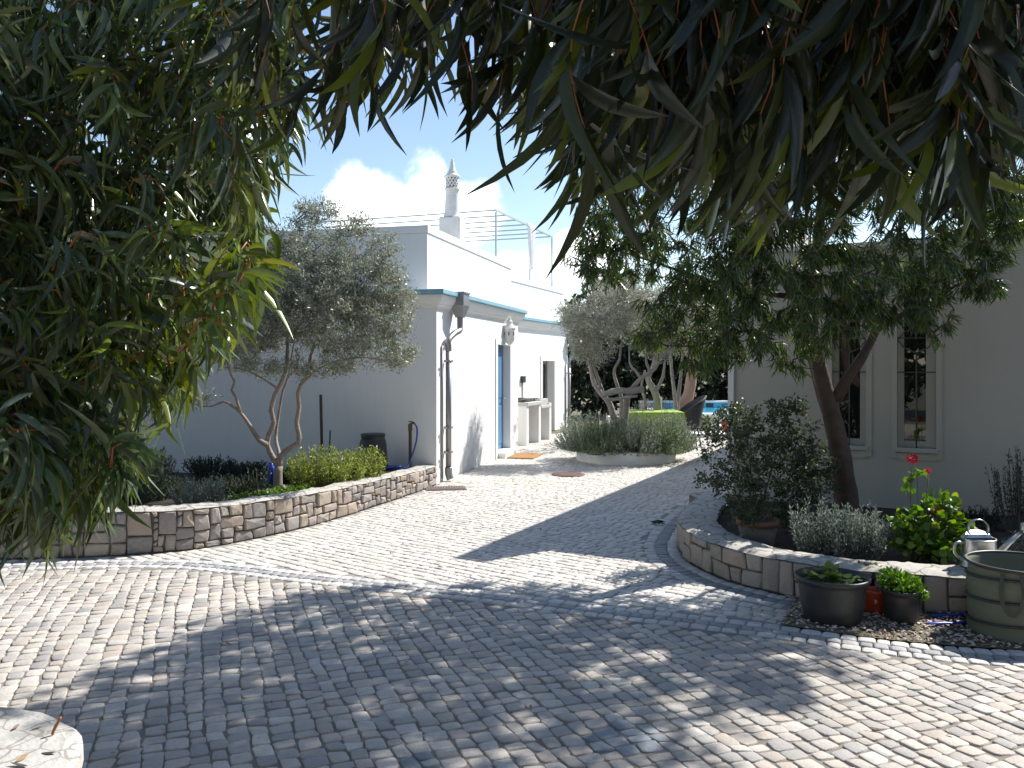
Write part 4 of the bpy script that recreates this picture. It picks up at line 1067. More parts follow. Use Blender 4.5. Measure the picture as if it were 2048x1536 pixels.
tree('olive_tree', 'pale old olive tree with twisted bare limbs growing out of the round lavender bed', 'tree', P(1243, 865, 14.4), o2, o2r, o2b, 1300,
     (.04, .065, .0055, .08, .05, [(.29, .30, .235), (.36, .36, .30), (.23, .24, .175), (.44, .44, .38), (.31, .315, .24)]), 'bark_grey', 'olive', per_m=90, nmin=44, K=2, bj=.05, tanw=.7, rw=.6, upw=.2, arch=.02, step=.14, skip=.5, tw=(.012, .003), t0=.1)
# trees beyond the table
t3 = [px([(1362, 825), (1364, 812), (1375, 796), (1381, 769), (1384, 745), (1394, 720), (1402, 680), (1400, 620)], 18.6), px([(1386, 740), (1370, 700), (1350, 660)], 18.6), px([(1394, 720), (1420, 690), (1440, 650)], 18.6)]
tree('gum_tree', 'leaning tree with a smooth pink trunk beside the pool', 'tree', P(1362, 822, 18.6), t3, [(.16, .07), (.05, .02), (.05, .02)],
     [B_(1390, 640, 18.6, .9, .8, .55), B_(1350, 600, 18.6, .8, .8, .5), B_(1440, 610, 18.4, .7, .7, .5)], 160, (.06, .1, .008, .2, .1, WIL), 'bark_pink', 'gum_far', per_m=40, nmin=16, hang=.4, arch=.05, skip=.5)
t4 = [px([(1352, 830), (1350, 796), (1344, 747), (1340, 690), (1345, 640)], 17.6), px([(1354, 825), (1357, 790), (1362, 747), (1366, 690)], 17.7)]
tree('olive_tree', 'slim grey twin stemmed olive between the green table and the pink trunk', 'tree', P(1352, 826, 17.6), t4, [(.055, .02), (.055, .02)],
     [B_(1340, 650, 17.6, .6, .6, .5), B_(1375, 680, 17.6, .4, .5, .4)], 120, (.04, .06, .006, .1, .05, OLV), 'bark_grey', 'olive', per_m=60, nmin=24, skip=.5)
t5 = [px([(1316, 840), (1315, 801), (1306, 777), (1296, 756), (1308, 728), (1315, 670)], 17.0), px([(1310, 785), (1325, 755), (1330, 720)], 17.0), px([(1292, 840), (1290, 800), (1283, 775), (1290, 740)], 17.0)]
tree('olive_tree', 'gnarled olive standing directly behind the green table', 'tree', P(1316, 835, 17.0), t5, [(.10, .03), (.05, .02), (.045, .02)],
     [B_(1300, 660, 17.0, .8, .7, .5), B_(1250, 640, 17.2, .7, .7, .4)], 160, (.04, .06, .006, .1, .05, OLV), 'bark_grey', 'olive', per_m=60, nmin=24, skip=.5)
# dark evergreens closing the garden
HDG = [(.012, .022, .010), (.018, .032, .012), (.010, .016, .009), (.03, .05, .018)]
hl = ['very dark evergreen at the far end of the white house', 'dark evergreen behind the twisted olive limbs', 'dark evergreen behind the green table', 'dark evergreen behind the swimming pool', 'dark evergreen rising behind the outbuilding corner', 'tall pale green tree top showing over the end of the house', 'dark evergreen beyond the outbuilding roof', 'bushy tree beyond the roof of the outbuilding, farther right', 'bushy tree rising over the right end of the outbuilding roof']
for k, (x, Y, wd, h) in enumerate(((2.6, 26.0, 1.7, 3.9), (4.5, 27.2, 1.8, 3.7), (6.3, 26.6, 1.7, 3.8), (8.2, 27.5, 1.8, 4.0), (10.2, 26.5, 1.9, 4.3), (4.0, 33.0, 1.9, 5.6), (13.6, 28, 2.6, 5.0), (12.6, 21.0, 2.3, 6.4), (15.5, 19.0, 2.4, 6.6))):
    b = Vector((x, Y, 0)); l = [[b, b + Vector((.1, 0, h * .4)), b + Vector((0, .1, h * .85))], [b + UP * .4, b + Vector((.6, .1, h * .5))], [b + UP * .4, b + Vector((-.6, 0, h * .5))]]
    cols = HDG if k not in (5, 7, 8) else [(.05, .08, .025), (.08, .11, .04), (.04, .06, .02)]
    tree('evergreen_tree', hl[k], 'tree', b, l, [(.12, .03), (.05, .02), (.05, .02)],
         [(b + UP * h * .30, (wd, 1.0, h * .33)), (b + UP * h * .62, (wd * .92, 1.0, h * .34)), (b + UP * h * .85, (wd * .6, .8, h * .17))], 650,
         (.13, .22, .045, .1, .1, cols), 'bark_grey', 'hedge', per_m=24, nmin=20, step=.3, arch=.02, rw=1.0, group='evergreens closing the far side of the garden', tw=(.02, .006), skip=.0, t0=.05, K=2)

# unseen trees added to cut sky light on the walls, mirrored in the slit windows
bl = ['added sky blocking tree far left behind the drive', 'added sky blocking tree second from the left behind the drive', 'added sky blocking tree straight behind the viewer', 'added sky blocking tree right of centre behind the drive', 'added sky blocking tree far right behind the drive', 'added sky blocking tree out of view beyond the left end of the stone wall', 'added sky blocking tree out of view right of the drive']
bl.append('added sky blocking tree out of view left of the olive bed')
for k, (x, Y, h, wd) in enumerate(((-9.5, -4.5, 7.5, 2.6), (-5.2, -6.5, 8.5, 2.8), (-.6, -7.2, 9.0, 2.9), (4.0, -6.4, 8.5, 2.8), (8.0, -3.6, 7.5, 2.5), (-8.8, 3.5, 7.0, 2.2), (9.5, .8, 6.5, 2.0), (-9.6, 9.0, 7.5, 2.6))):
    b = Vector((x, Y, 0)); l = [[b, b + Vector((.1, 0, h * .45)), b + UP * h * .85], [b + UP * h * .2, b + Vector((wd * .5, 0, h * .45))], [b + UP * h * .2, b + Vector((-wd * .5, .2, h * .5))]]
    tree('sky_block_tree', bl[k], 'tree', b, l, [(.22, .06), (.09, .03), (.09, .03)],
         [(b + UP * h * .30, (wd, 1.3, h * .28)), (b + UP * h * .58, (wd, 1.4, h * .28)), (b + UP * h * .85, (wd * .7, 1.1, h * .16))], 420, (.28, .42, .095, .1, .1, HDG + [(.05, .08, .02)]), 'bark_grey', 'hedge', per_m=14, nmin=14, step=.4, rw=1.0, group='unseen trees added to block sky light', K=2, skip=0, t0=.05, bj=.12)

# left eucalyptus: pendulous boughs filling the left of the view
lb = [[Vector((-3.7, 2.2, 0)), Vector((-3.65, 2.25, .9)), Vector((-3.5, 2.35, 1.9)), Vector((-3.35, 2.5, 2.9)), Vector((-3.3, 2.6, 3.8))],
      px([(-900, -250, 2.5), (-250, -130, 2.7), (150, -70, 2.8), (350, 10, 2.8), (500, 130, 2.8)]), 
      px([(-900, -100, 2.5), (-250, 100, 2.7), (80, 110, 2.9), (310, 190, 3.0), (470, 300, 3.05)]),
      px([(-900, 200, 2.5), (-250, 290, 2.6), (0, 320, 2.9), (220, 410, 3.1), (430, 545, 3.3)]),
      px([(-900, 500, 2.5), (-250, 480, 2.5), (0, 540, 2.8), (180, 630, 3.0), (310, 750, 3.1)]),
      px([(-900, 700, 2.5), (-250, 680, 2.3), (-60, 770, 2.4), (70, 860, 2.5), (140, 960, 2.5)])]
lr = [(.14, .06)] + [(.035, .006)] * 5
bx = [(-80, 560), (50, 555), (110, 560), (200, 565), (300, 560), (380, 535), (450, 500), (520, 520), (600, 510), (700, 430), (800, 345), (880, 300), (960, 230), (1040, 175), (1110, 60)]
LA = []
while len(LA) < 1560:
    y = rnd.uniform(-120, 1045); xr = np.interp(y + 60, [b[1] * 0 + b[0] for b in bx], [b[1] for b in bx])
    x = rnd.uniform(-260, xr + 22) if rnd.random() < .8 else rnd.uniform(-900, -200)
    if x > xr - 120 and rnd.random() < .35: continue
    LA.append(list(P(x, y, rnd.uniform(2.3, 3.4) if y < 850 else rnd.uniform(2.2, 2.9))))
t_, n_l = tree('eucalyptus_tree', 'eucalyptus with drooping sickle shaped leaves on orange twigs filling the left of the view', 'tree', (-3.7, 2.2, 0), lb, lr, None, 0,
     (.090, .155, .0092, .80, .30, GUMC), 'bark_gum', 'gum', per_m=42, nmin=13, hang=.55, tanw=.75, rw=.38, arch=.25, aim=(-.15, 0, -1, .45), bias=(.22, -.05, 0), sun_tint=lambda B: np.clip((B[:, 0] / B[:, 1] + .56) * 2.4, .04, .6) * (B[:, 2] < 2.2), step=.09, twigmat='twig', att=np.concatenate([np.array(LA), blob_pts([(Vector((-3.8, 2.6, 4.4)), (1.8, 1.8, .9)), (Vector((-3.2, 4.2, 4.8)), (1.2, 1.0, .6))], 330)]), skip=.0, tw=(.0055, .0018), K=5, fold=.28, t0=.1)

# overhanging eucalyptus: boughs above the viewer, sprays hanging into the top of the view
ot = thing('eucalyptus_tree', 'overhanging eucalyptus whose dark leaf sprays hang down along the top edge', 'tree', (3.1, .4, 0))
obm = MB()
trk = resample([(3.1, .4, 0), (3.05, .45, 1.2), (2.9, .6, 2.2), (2.6, .8, 2.9), (2.3, .9, 3.5)], .1)
bou = [resample([(2.75, .7, 2.55), (2.0, 1.1, 2.78), (1.2, 1.4, 2.85), (.3, 1.6, 2.86), (-.6, 1.8, 2.78), (-1.3, 2.0, 2.66)], .05),
       resample([(2.6, .8, 2.9), (1.9, .9, 3.0), (1.1, 1.0, 3.0), (.2, 1.1, 2.95), (-.7, 1.2, 2.9)], .05),
       resample([(2.0, 1.1, 2.78), (1.7, 1.6, 2.85), (1.3, 2.1, 2.84), (.9, 2.5, 2.78)], .05), resample([(.3, 1.6, 2.86), (.0, 2.1, 2.84), (-.3, 2.5, 2.75)], .05),
       resample([(2.75, .7, 2.6), (2.4, 1.3, 2.75), (2.2, 1.9, 2.75), (2.1, 2.4, 2.7)], .05)]
limb_mesh(obm, [trk] + bou, [(.13, .07), (.04, .010), (.035, .010), (.02, .006), (.02, .006), (.028, .008)], 10, .06)
obm.build('trunk', M['bark_gum'], ot)
allb = np.array([list(p) for b in bou for p in b])
oy = [(440, 250), (540, 300), (600, 320), (700, 310), (780, 290), (860, 275), (930, 320), (990, 345), (1040, 360), (1090, 330), (1140, 380), (1190, 450), (1260, 400), (1330, 440), (1400, 400), (1460, 470), (1540, 490), (1600, 430), (1700, 395), (1790, 410), (1860, 380), (1950, 420), (2010, 360), (2060, 320), (2200, 330)]
chs = []; lw = []
for i in range(350):
    if i < 78: X_ = rnd.uniform(470, 1130)
    elif i < 280: X_ = rnd.uniform(1130, 1960)
    else: X_ = rnd.uniform(1850, 2180)
    yb = np.interp(X_, [o[0] for o in oy], [o[1] for o in oy])
    Y = rnd.uniform(1.45, 2.45) if X_ < 1130 else rnd.uniform(1.15, 2.3)
    lpx = .115 * F / Y
    ye = yb - lpx * (.9 if X_ < 1130 else .6) - abs(rnd.gauss(0, 1)) * (140 if X_ < 1130 else 150)
    tip = P(X_, ye, Y); near = allb[np.argmin(((allb - np.array([tip.x + .08, tip.y, 2.85])) ** 2).sum(1))]
    a = Vector(near); 
    if (a - tip).length < .08: continue
    pts = []; nst = max(6, int((a - tip).length / .04))
    for k in range(nst + 1):
        t = k / nst; q = a.lerp(tip, t); hz = t ** .55 - t
        q += Vector((tip.x - a.x, tip.y - a.y, 0)) * hz * .9 + Vector((.020 * math.sin(k * .8 + i), .020 * math.cos(k * .7 + i * 2), 0)) * min(1, 4 * t); pts.append(list(q))
    chs.append(np.array(pts))
m2 = MB(); chain_mesh(m2, chs, .0024, .0010); m2.build('twigs', M['twig'], ot)
B, T = chain_leaves(chs, 23, .12, 8); n = len(B)
D = T * .45 + np.array([.10, 0, -.85]) + rng.normal(size=(n, 3)) * .40
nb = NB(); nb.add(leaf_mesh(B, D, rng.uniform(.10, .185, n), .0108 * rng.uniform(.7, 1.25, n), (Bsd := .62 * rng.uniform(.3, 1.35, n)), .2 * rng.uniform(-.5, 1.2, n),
                          pal(n, [(.018, .026, .014), (.024, .034, .016), (.015, .023, .010), (.035, .046, .014), (.020, .024, .018), (.09, .12, .02)], .3), 6, .25, side=sickle(D, (-1, 0, -.35), 1.0)))  # backlit darkness of the hanging sprays is put into this darker palette
# unseen leaves added above and behind the viewer to block sky light
A2 = blob_pts([((1.2, .5, 3.5), (1.6, 1.2, .5)), ((-.6, .6, 3.3), (1.3, 1.2, .4)), ((2.4, 1.0, 3.6), (1.0, 1.2, .6)), ((2.2, .1, 3.4), (1.0, .8, .6))], 300)
c2 = grow([trk] + bou, A2, .16, .05, .03, .1); B, T = chain_leaves(c2, 26, .15, 14); n2_ = len(B)
k = ~((B[:, 1] > .9) & (B[:, 2] < 1.7 + .44 * B[:, 1] + .12))
B, T = B[k], T[k]; n2_ = len(B)
nb.add(leaf_mesh(B, T * .45 + np.array([0, 0, -.9]) + rng.normal(size=(n2_, 3)) * .45, rng.uniform(.09, .15, n2_), .0125 * rng.uniform(.7, 1.2, n2_), .4 * rng.choice([-1, 1], n2_) * rng.uniform(.3, 1.2, n2_), .2 * rng.uniform(-.5, 1.2, n2_), pal(n2_, GUMC, .3), 6, .25))
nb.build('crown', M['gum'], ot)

# ------------------------------------------------------------ small planting
def tuft(name, label, cat, c, rad, h, nst, nlf, leaf, cols, smat='stem_grey', lmat='herb', spread=.75, group=None, base=.35, up=.35, curve=.25, flat=1.0, K=2, lowe=.3):
    c = Vector(c); t = thing(name, label, cat, tuple(c), group)
    m = MB(); Bs = []; Ts = []
    for i in range(nst):
        a = rnd.uniform(0, 6.283); rr = math.sqrt(rnd.random())
        b = c + Vector((math.cos(a) * rad * base * rr, math.sin(a) * rad * base * rr * flat, -.02))
        hh = h * rnd.uniform(.55, 1.05) * (1 - lowe * rr ** 3); r_ = rad * rr * rnd.uniform(.85, 1.05)
        tip = c + Vector((math.cos(a) * r_, math.sin(a) * r_ * flat, hh)); mid_ = b.lerp(tip, .5) + Vector((math.cos(a), math.sin(a) * flat, 0)) * r_ * curve * .5 - UP * hh * .04
        pts = [b * (1 - q) ** 2 + mid_ * 2 * q * (1 - q) + tip * q * q for q in (0, .25, .5, .75, 1)]
        m.tube(pts, [.0035, .003, .0028, .0022, .0015], 4, cap=False)
        P_ = np.array([list(p) for p in pts]); q = rng.uniform(spread * .35, 1, nlf) * 4; k = np.clip(q.astype(int), 0, 3); fr = (q - k)[:, None]
        Bs.append(P_[k] * (1 - fr) + P_[k + 1] * fr); Ts.append(unit(P_[k + 1] - P_[k]))
    B = np.concatenate(Bs); T = np.concatenate(Ts); n = len(B)
    D = T * .55 + rng.normal(size=(n, 3)) * .55 + np.array([0, 0, up])
    L0, L1, W = leaf
    nb = NB(); nb.add(leaf_mesh(B, D, rng.uniform(L0, L1, n), W * rng.uniform(.7, 1.3, n), .1 * rng.uniform(-1, 1, n), .15 * rng.uniform(-1, 1, n), pal(n, cols, .28), K))
    m.build('stem', M[smat], t); nb.build('foliage', M[lmat], t)
    return t
LAV = [(.26, .31, .25), (.35, .39, .33), (.19, .235, .17), (.43, .46, .41), (.28, .34, .23)]
ROS = [(.20, .26, .15), (.27, .33, .21), (.145, .195, .11), (.34, .39, .28), (.22, .29, .14)]
def soil_left(p): return .245
# round bed
rc = Vector((1.99, 14.45, 0)); bedt = thing('round_planter_ring', 'low round white rendered ring holding the lavender and the old olive', 'planter', tuple(rc))
m = MB(); m.lathe((rc.x, rc.y, 0), [(.86, -.02), (.86, .19), (.845, .205), (.75, .205), (.735, .19), (.735, .1)], 64); m.build('ring_wall', M['plaster'], bedt)
m = MB(); m.lathe((rc.x, rc.y, 0), [(0, .19), (.5, .18), (.736, .16)], 32); m.build('soil', M['soil'], bedt)
k_ = 0
llab = ['dense lavender clump on the left side of the round bed', 'lavender clump at the front left of the round bed', 'taller green lavender clump at the front middle of the round bed', 'lavender clump at the front right of the round bed', 'lavender clump spilling over the right edge of the round bed', 'lavender clump at the back of the round bed under the olive']
for (dx, dy, rad, h) in ((-.72, .0, .58, .70), (-.42, -.50, .56, .70), (.05, -.55, .58, .70), (.52, -.45, .56, .70), (.78, .05, .56, .68), (.1, .55, .7, .58)):
    tuft('lavender', llab[k_], 'lavender', rc + Vector((dx, dy, .17)), rad * 1.05, h, 330, 34, (.028, .052, .0055), LAV if k_ % 2 == 0 else ROS, base=.22, curve=.6, lowe=.92, group='lavender in the round bed', spread=.45); k_ += 1
lg = thing('driftwood_log', 'split grey dead log laid across the fork of the old olive', 'log', tuple(P(1244, 786, 14.35)))
m = MB(); m.tube(resample(px([(1205, 789), (1225, 784), (1245, 781), (1265, 782), (1288, 778)], 14.28), .06), [.05, .062, .066, .06, .064, .058, .05, .055, .05, .04, .03, .03, .03][:len(resample(px([(1205, 789), (1225, 784), (1245, 781), (1265, 782), (1288, 778)], 14.28), .06))] if len(resample(px([(1205, 789), (1225, 784), (1245, 781), (1265, 782), (1288, 778)], 14.28), .06)) <= 13 else .055, 9, wob=.25)
m.tube(resample(px([(1210, 797), (1228, 799), (1250, 795), (1275, 792)], 14.25), .08), .028, 8, wob=.25)
m.build('wood', M['wood_grey'], lg)

# left bed planting
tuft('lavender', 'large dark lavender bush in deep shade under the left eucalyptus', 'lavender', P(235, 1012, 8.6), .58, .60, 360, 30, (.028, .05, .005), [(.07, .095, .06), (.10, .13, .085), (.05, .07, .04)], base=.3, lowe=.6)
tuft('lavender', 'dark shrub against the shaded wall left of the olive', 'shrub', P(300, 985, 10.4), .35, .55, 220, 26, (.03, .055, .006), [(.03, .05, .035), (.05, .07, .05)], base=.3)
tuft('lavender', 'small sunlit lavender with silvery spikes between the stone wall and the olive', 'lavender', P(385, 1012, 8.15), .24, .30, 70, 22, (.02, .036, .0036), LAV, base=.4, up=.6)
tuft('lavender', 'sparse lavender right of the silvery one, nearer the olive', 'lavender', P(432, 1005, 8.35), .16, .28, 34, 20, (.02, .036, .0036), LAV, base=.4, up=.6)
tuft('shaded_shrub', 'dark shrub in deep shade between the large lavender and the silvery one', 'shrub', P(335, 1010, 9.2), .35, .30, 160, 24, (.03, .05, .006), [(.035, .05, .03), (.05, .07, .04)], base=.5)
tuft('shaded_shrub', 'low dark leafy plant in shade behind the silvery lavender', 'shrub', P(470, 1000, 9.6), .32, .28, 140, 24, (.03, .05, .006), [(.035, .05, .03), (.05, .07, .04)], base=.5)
for (x, y, Y, rad, h, lab) in ((200, 985, 11.5, .5, .55, 'dark shrub against the shaded wall at its far left end'), (420, 965, 11.6, .4, .26, 'low dark shrub along the foot of the shaded wall left of the olive'), (500, 960, 11.3, .35, .22, 'low dark shrub along the foot of the shaded wall behind the olive trunk'), (590, 965, 10.6, .3, .25, 'low dark plant between the olive trunk and the yellow green shrub')):
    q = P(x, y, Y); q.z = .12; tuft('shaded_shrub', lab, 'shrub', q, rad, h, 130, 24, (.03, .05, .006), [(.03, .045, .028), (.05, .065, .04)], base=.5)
tuft('weed', 'thin dark weed in the shade left of the olive trunk', 'plant', P(515, 985, 9.6), .22, .32, 16, 10, (.03, .06, .010), [(.03, .05, .03), (.05, .07, .05)], base=.4, lmat='soft')
def cover(name, label, cat, pts, n, leaf, cols, z, hh, lmat='soft'):
    pts = np.array([list(p)[:2] for p in pts]); k = rng.uniform(0, len(pts) - 1.001, n); i = k.astype(int); fr = (k - i)[:, None]
    c = pts[i] * (1 - fr) + pts[i + 1] * fr + rng.normal(0, 1, (n, 2)) * np.array([.10, .09])
    B = np.column_stack([c, z + rng.uniform(0, hh, n)]); D = rng.normal(size=(n, 3)) * np.array([1, 1, .4]) + np.array([0, 0, .35])
    nb = NB(); nb.add(leaf_mesh(B, D, rng.uniform(*leaf[:2], n), leaf[2] * rng.uniform(.7, 1.3, n), rng.uniform(-.2, .2, n), rng.uniform(-.2, .5, n), pal(n, cols, .25), 3))
    o = nb.build(name, M[lmat], None, (float(pts[0][0]), float(pts[0][1]), z)); return tag(o, label, cat, kind='stuff')
cover('ground_cover', 'bright green ground cover along the stone wall at the foot of the olive', 'ground cover', [P(470, 1008, 8.35), P(520, 1000, 8.55), P(560, 990, 8.9), P(600, 985, 9.1)], 1500, (.03, .06, .009), [(.10, .18, .03), (.14, .24, .05), (.07, .13, .02)], .25, .09)
def shrub(name, label, cat, c, blobs, nl, leaf, cols, lmat='soft', nst=26, group=None, bend=.1, prof=None, K=3, fold=0, out=.8, upw=.2, smat='stem', p=.3):
    c = Vector(c); t = thing(name, label, cat, tuple(c), group); B = blob_pts(blobs, nl, p); n = len(B); m = MB()
    cen = np.array([list(b[0]) for b in blobs]).mean(0)
    for q in B[:nst]:
        q = Vector(q); b = c + Vector((rnd.uniform(-.05, .05), rnd.uniform(-.05, .05), -.02))
        m.tube([b, b.lerp(q, .5) + Vector((rnd.uniform(-.04, .04), rnd.uniform(-.04, .04), .03)), q], [.006, .0045, .002], 5, cap=False)
    D = unit(B - (cen - np.array([0, 0, .15]))) * out + rng.normal(size=(n, 3)) * .6 + np.array([0, 0, upw])
    nb = NB(); nb.add(leaf_mesh(B, D, rng.uniform(leaf[0], leaf[1], n), leaf[2] * rng.uniform(.75, 1.25, n), bend * rng.uniform(-1, 1, n), rng.uniform(-.1, .35, n), pal(n, cols, .25), K, fold, prof=prof))
    m.build('stem', M[smat], t); nb.build('foliage', M[lmat], t); return t
YG = [(.27, .34, .07), (.36, .42, .12), (.19, .26, .05), (.42, .44, .17), (.15, .21, .04)]
Yb = 10.0
tuft('flowering_shrub', 'bushy yellow green shrub in full sun behind the stone wall near the house corner', 'shrub', P(650, 985, 9.75), .52, .56, 300, 24, (.028, .05, .0058), YG, smat='stem', lmat='soft', base=.45, up=.1, curve=.4, flat=.75)
tuft('flowering_shrub', 'smaller yellow green clump of the shrub beside the dark barrel', 'shrub', P(733, 962, 10.1), .24, .44, 110, 22, (.028, .05, .0058), YG, smat='stem', lmat='soft', base=.5, up=.1, curve=.3)
# barrel, standpipe, stakes
bc = Vector((P(746, 920, 11.3).x, 11.3, .24)); bar = thing('water_barrel', 'black plastic barrel against the shaded wall behind the yellow green shrub', 'barrel', tuple(bc))
m = MB(); m.lathe(bc, [(.20, 0), (.205, .02), (.20, .1), (.195, .2), (.185, .34), (.17, .40), (.155, .425), (.162, .43), (.162, .46), (.15, .462), (.145, .445), (0, .445)], 36)
m.build('body', M['black_plastic'], bar)
m = MB(); m.lathe(bc + UP * .46, [(.168, 0), (.168, .022), (.14, .03), (0, .034)], 32); m.build('lid', M['black_plastic'], bar)
sp_ = P(822, 930, 11.32); sp_.z = .24; tap = thing('standpipe', 'black standpipe with a tap against the shaded wall by the house corner', 'tap', tuple(sp_))
zt_ = 1.7 + (725 - 850) / F * 11.32
m = MB(); m.box((sp_.x - .01, sp_.y, (zt_ + .24) / 2), (.022, .022, (zt_ - .24) / 2), bev=.004); m.build('post', M['wood_dark'], tap)
m = MB(); m.tube(resample([Vector((sp_.x, sp_.y - .02, zt_ - .10)), Vector((sp_.x - .005, sp_.y - .03, zt_)), Vector((sp_.x + .03, sp_.y - .03, zt_ + .035)), Vector((sp_.x + .06, sp_.y - .04, zt_ + .02))], .015), .017, 10)
m.box((sp_.x - .005, sp_.y - .03, zt_ - .03), (.028, .03, .05), bev=.006); m.tube([Vector((sp_.x - .03, sp_.y - .05, zt_ + .05)), Vector((sp_.x + .03, sp_.y - .05, zt_ + .055))], .007, 8); m.build('tap', M['brass'], tap)
hz = thing('garden_hose', 'blue garden hose looping down from the standpipe tap', 'hose', (sp_.x + .05, sp_.y, .25))
hp = [Vector((sp_.x + .06, sp_.y - .04, zt_ + .02)), Vector((sp_.x + .088, sp_.y - .05, zt_ - .04)), Vector((sp_.x + .085, sp_.y - .05, zt_ - .18)), Vector((sp_.x + .05, sp_.y - .06, zt_ - .33)), Vector((sp_.x - .01, sp_.y - .08, zt_ - .50)), Vector((sp_.x - .05, sp_.y - .14, .27)), Vector((sp_.x - .2, sp_.y - .2, .265)), Vector((sp_.x - .33, sp_.y - .12, .27)), Vector((sp_.x - .30, sp_.y - .02, .275)), Vector((sp_.x - .12, sp_.y - .10, .285)), Vector((sp_.x - .22, sp_.y - .24, .29)), Vector((sp_.x - .42, sp_.y - .2, .27))]
m = MB(); m.tube(resample(hp, .03), .0125, 8); m.build('hose', M['blue_hose'], hz)
for (x0, y0, x1, y1, Y, r, lab) in ((638, 790, 644, 900, 11.1, .020, 'tall dark stake leaning on the shaded wall behind the yellow green shrub'), (657, 862, 659, 905, 11.0, .011, 'short thin green stake beside the tall dark one')):
    a, b = P(x1, y1, Y), P(x0, y0, Y); b.y += .1; a = a + (a - b) * .45; a.z = max(a.z, .2)
    m = MB(); m.tube([a, a.lerp(b, .5), b], r, 8, wob=.12); tag(m.build('garden_stake', M['wood_dark'], origin=tuple(a)), lab, 'stake')
bo = Vector((P(543, 940, 9.9).x, 9.9, .245)); m = MB(); m.lathe(bo, [(0, 0), (.045, 0), (.05, .01), (.05, .17), (.045, .20), (.018, .225), (.018, .25), (0, .252)], 20)
tag(m.build('blue_bottle', M['blue_tool'], origin=tuple(bo)), 'small blue bottle on the soil behind the olive trunk', 'bottle')
m = MB(); q = P(566, 975, 8.95); q.z = .24; m.lathe(q, [(.03, 0), (.032, .1), (.02, .13), (0, .135)], 10); tag(m.build('cut_stump', M['bark_grey'], origin=tuple(q)), 'short pale cut shoot right of the olive trunk foot', 'stump')

# right planter planting
zs = .17
ptc = Vector((P(1515, 1080, 7.05).x, 7.05, .10)); tp = thing('flower_pot', 'weathered pot with an orange rim holding the dark straggly shrub in the planter', 'flower pot', tuple(ptc))
m = MB(); m.lathe(ptc, [(0, .0), (.13, 0), (.165, .245), (.15, .245), (.13, .20), (0, .20)], 36); m.build('body', M['grey_pot'], tp)
m = MB(); m.lathe(ptc, [(.166, .215), (.178, .215), (.180, .265), (.156, .265), (.152, .244)], 36); m.build('rim', M['terracotta'], tp)
DK = [(.045, .065, .030), (.06, .085, .04), (.035, .05, .025), (.075, .095, .05)]
sl_ = [[ptc + UP * .2, P(1510, 980, 7.1), P(1480, 900, 7.2), P(1455, 840, 7.3)], [ptc + UP * .2, P(1540, 950, 7.1), P(1570, 860, 7.2), P(1580, 810, 7.2)], [ptc + UP * .2, P(1470, 1000, 7.0), P(1435, 960, 7.0), P(1410, 960, 7.0)], [ptc + UP * .2, P(1570, 990, 7.1), P(1620, 920, 7.1), P(1655, 880, 7.1)], [ptc + UP * .2, P(1500, 920, 7.2), P(1510, 830, 7.3)]]
tree('straggly_shrub', 'dark straggly shrub growing from the orange rimmed pot against the outbuilding corner', 'shrub', ptc + UP * .2, sl_, [(.009, .003)] * 5,
     [B_(1460, 880, 7.1, .28, .3, .32), B_(1560, 880, 7.2, .38, .3, .34), B_(1430, 960, 7.0, .16, .2, .14), B_(1610, 930, 7.1, .25, .25, .25), B_(1520, 960, 7.1, .3, .3, .2), B_(1475, 830, 7.3, .18, .2, .12), B_(1580, 815, 7.2, .2, .2, .1), B_(1500, 1010, 7.0, .22, .2, .12), B_(1490, 1040, 6.85, .16, .12, .07), B_(1600, 1000, 7.1, .26, .2, .14), B_(1640, 950, 7.2, .18, .2, .18), B_(1560, 1040, 7.3, .3, .2, .12)], 1000,
     (.024, .046, .0074, .1, .1, DK), 'stem_grey', 'soft', per_m=80, nmin=14, tanw=.6, rw=.8, arch=.03, step=.08, tw=(.0035, .0012), skip=.25, nlimb=6, t0=.2)
m = MB(); cd = P(1468, 1068, 6.85); cd.z = .17
for k in range(9):
    a = rnd.uniform(0, 6.28); pts = [cd + Vector((math.cos(a + q * .9) * .10 * q ** .7, math.sin(a + q * .9) * .08 * q ** .7, .10 * math.sin(q * 2.2))) for q in np.linspace(.1, 1.3, 8)]
    m.tube(pts, .005, 5, wob=.2)
tag(m.build('dry_palm_husk', M['wood_grey'], origin=tuple(cd)), 'curled dry grey husk lying in the planter left of the orange rimmed pot', 'husk')
RL = [(.24, .29, .25), (.32, .36, .32), (.17, .21, .17), (.40, .44, .40)]
for (x, y, Y, rad, h, lab) in ((1630, 1100, 6.55, .22, .46, 'silvery lavender at the left end of the planter row, behind the big black tub'), (1680, 1108, 6.45, .21, .40, 'silvery lavender in the middle of the planter row in front of the gum trunk'), (1728, 1108, 6.4, .20, .45, 'silvery lavender at the right end of the row beside the geranium')):
    q = P(x, y, Y); q.z = zs; tuft('lavender', lab, 'lavender', q, rad, h, 74, 38, (.028, .048, .0044), RL, base=.45, up=.30, curve=.25, spread=.2, group='lavender in the stone planter')
q = P(2060, 1085, 6.2); q.z = zs; tuft('lavender', 'sunlit grey lavender cut by the right edge behind the green garden bag', 'lavender', q, .22, .30, 60, 30, (.024, .042, .0036), RL, base=.45, up=.4)
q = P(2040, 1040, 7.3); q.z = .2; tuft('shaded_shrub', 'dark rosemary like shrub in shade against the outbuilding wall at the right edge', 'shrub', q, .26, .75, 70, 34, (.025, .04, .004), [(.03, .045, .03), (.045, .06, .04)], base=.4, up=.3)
q = P(1960, 1030, 7.5); q.z = .2; tuft('shaded_shrub', 'low dark shrub in shade behind the watering can', 'shrub', q, .2, .2, 40, 24, (.025, .04, .005), [(.03, .045, .03), (.045, .06, .04)], base=.4)
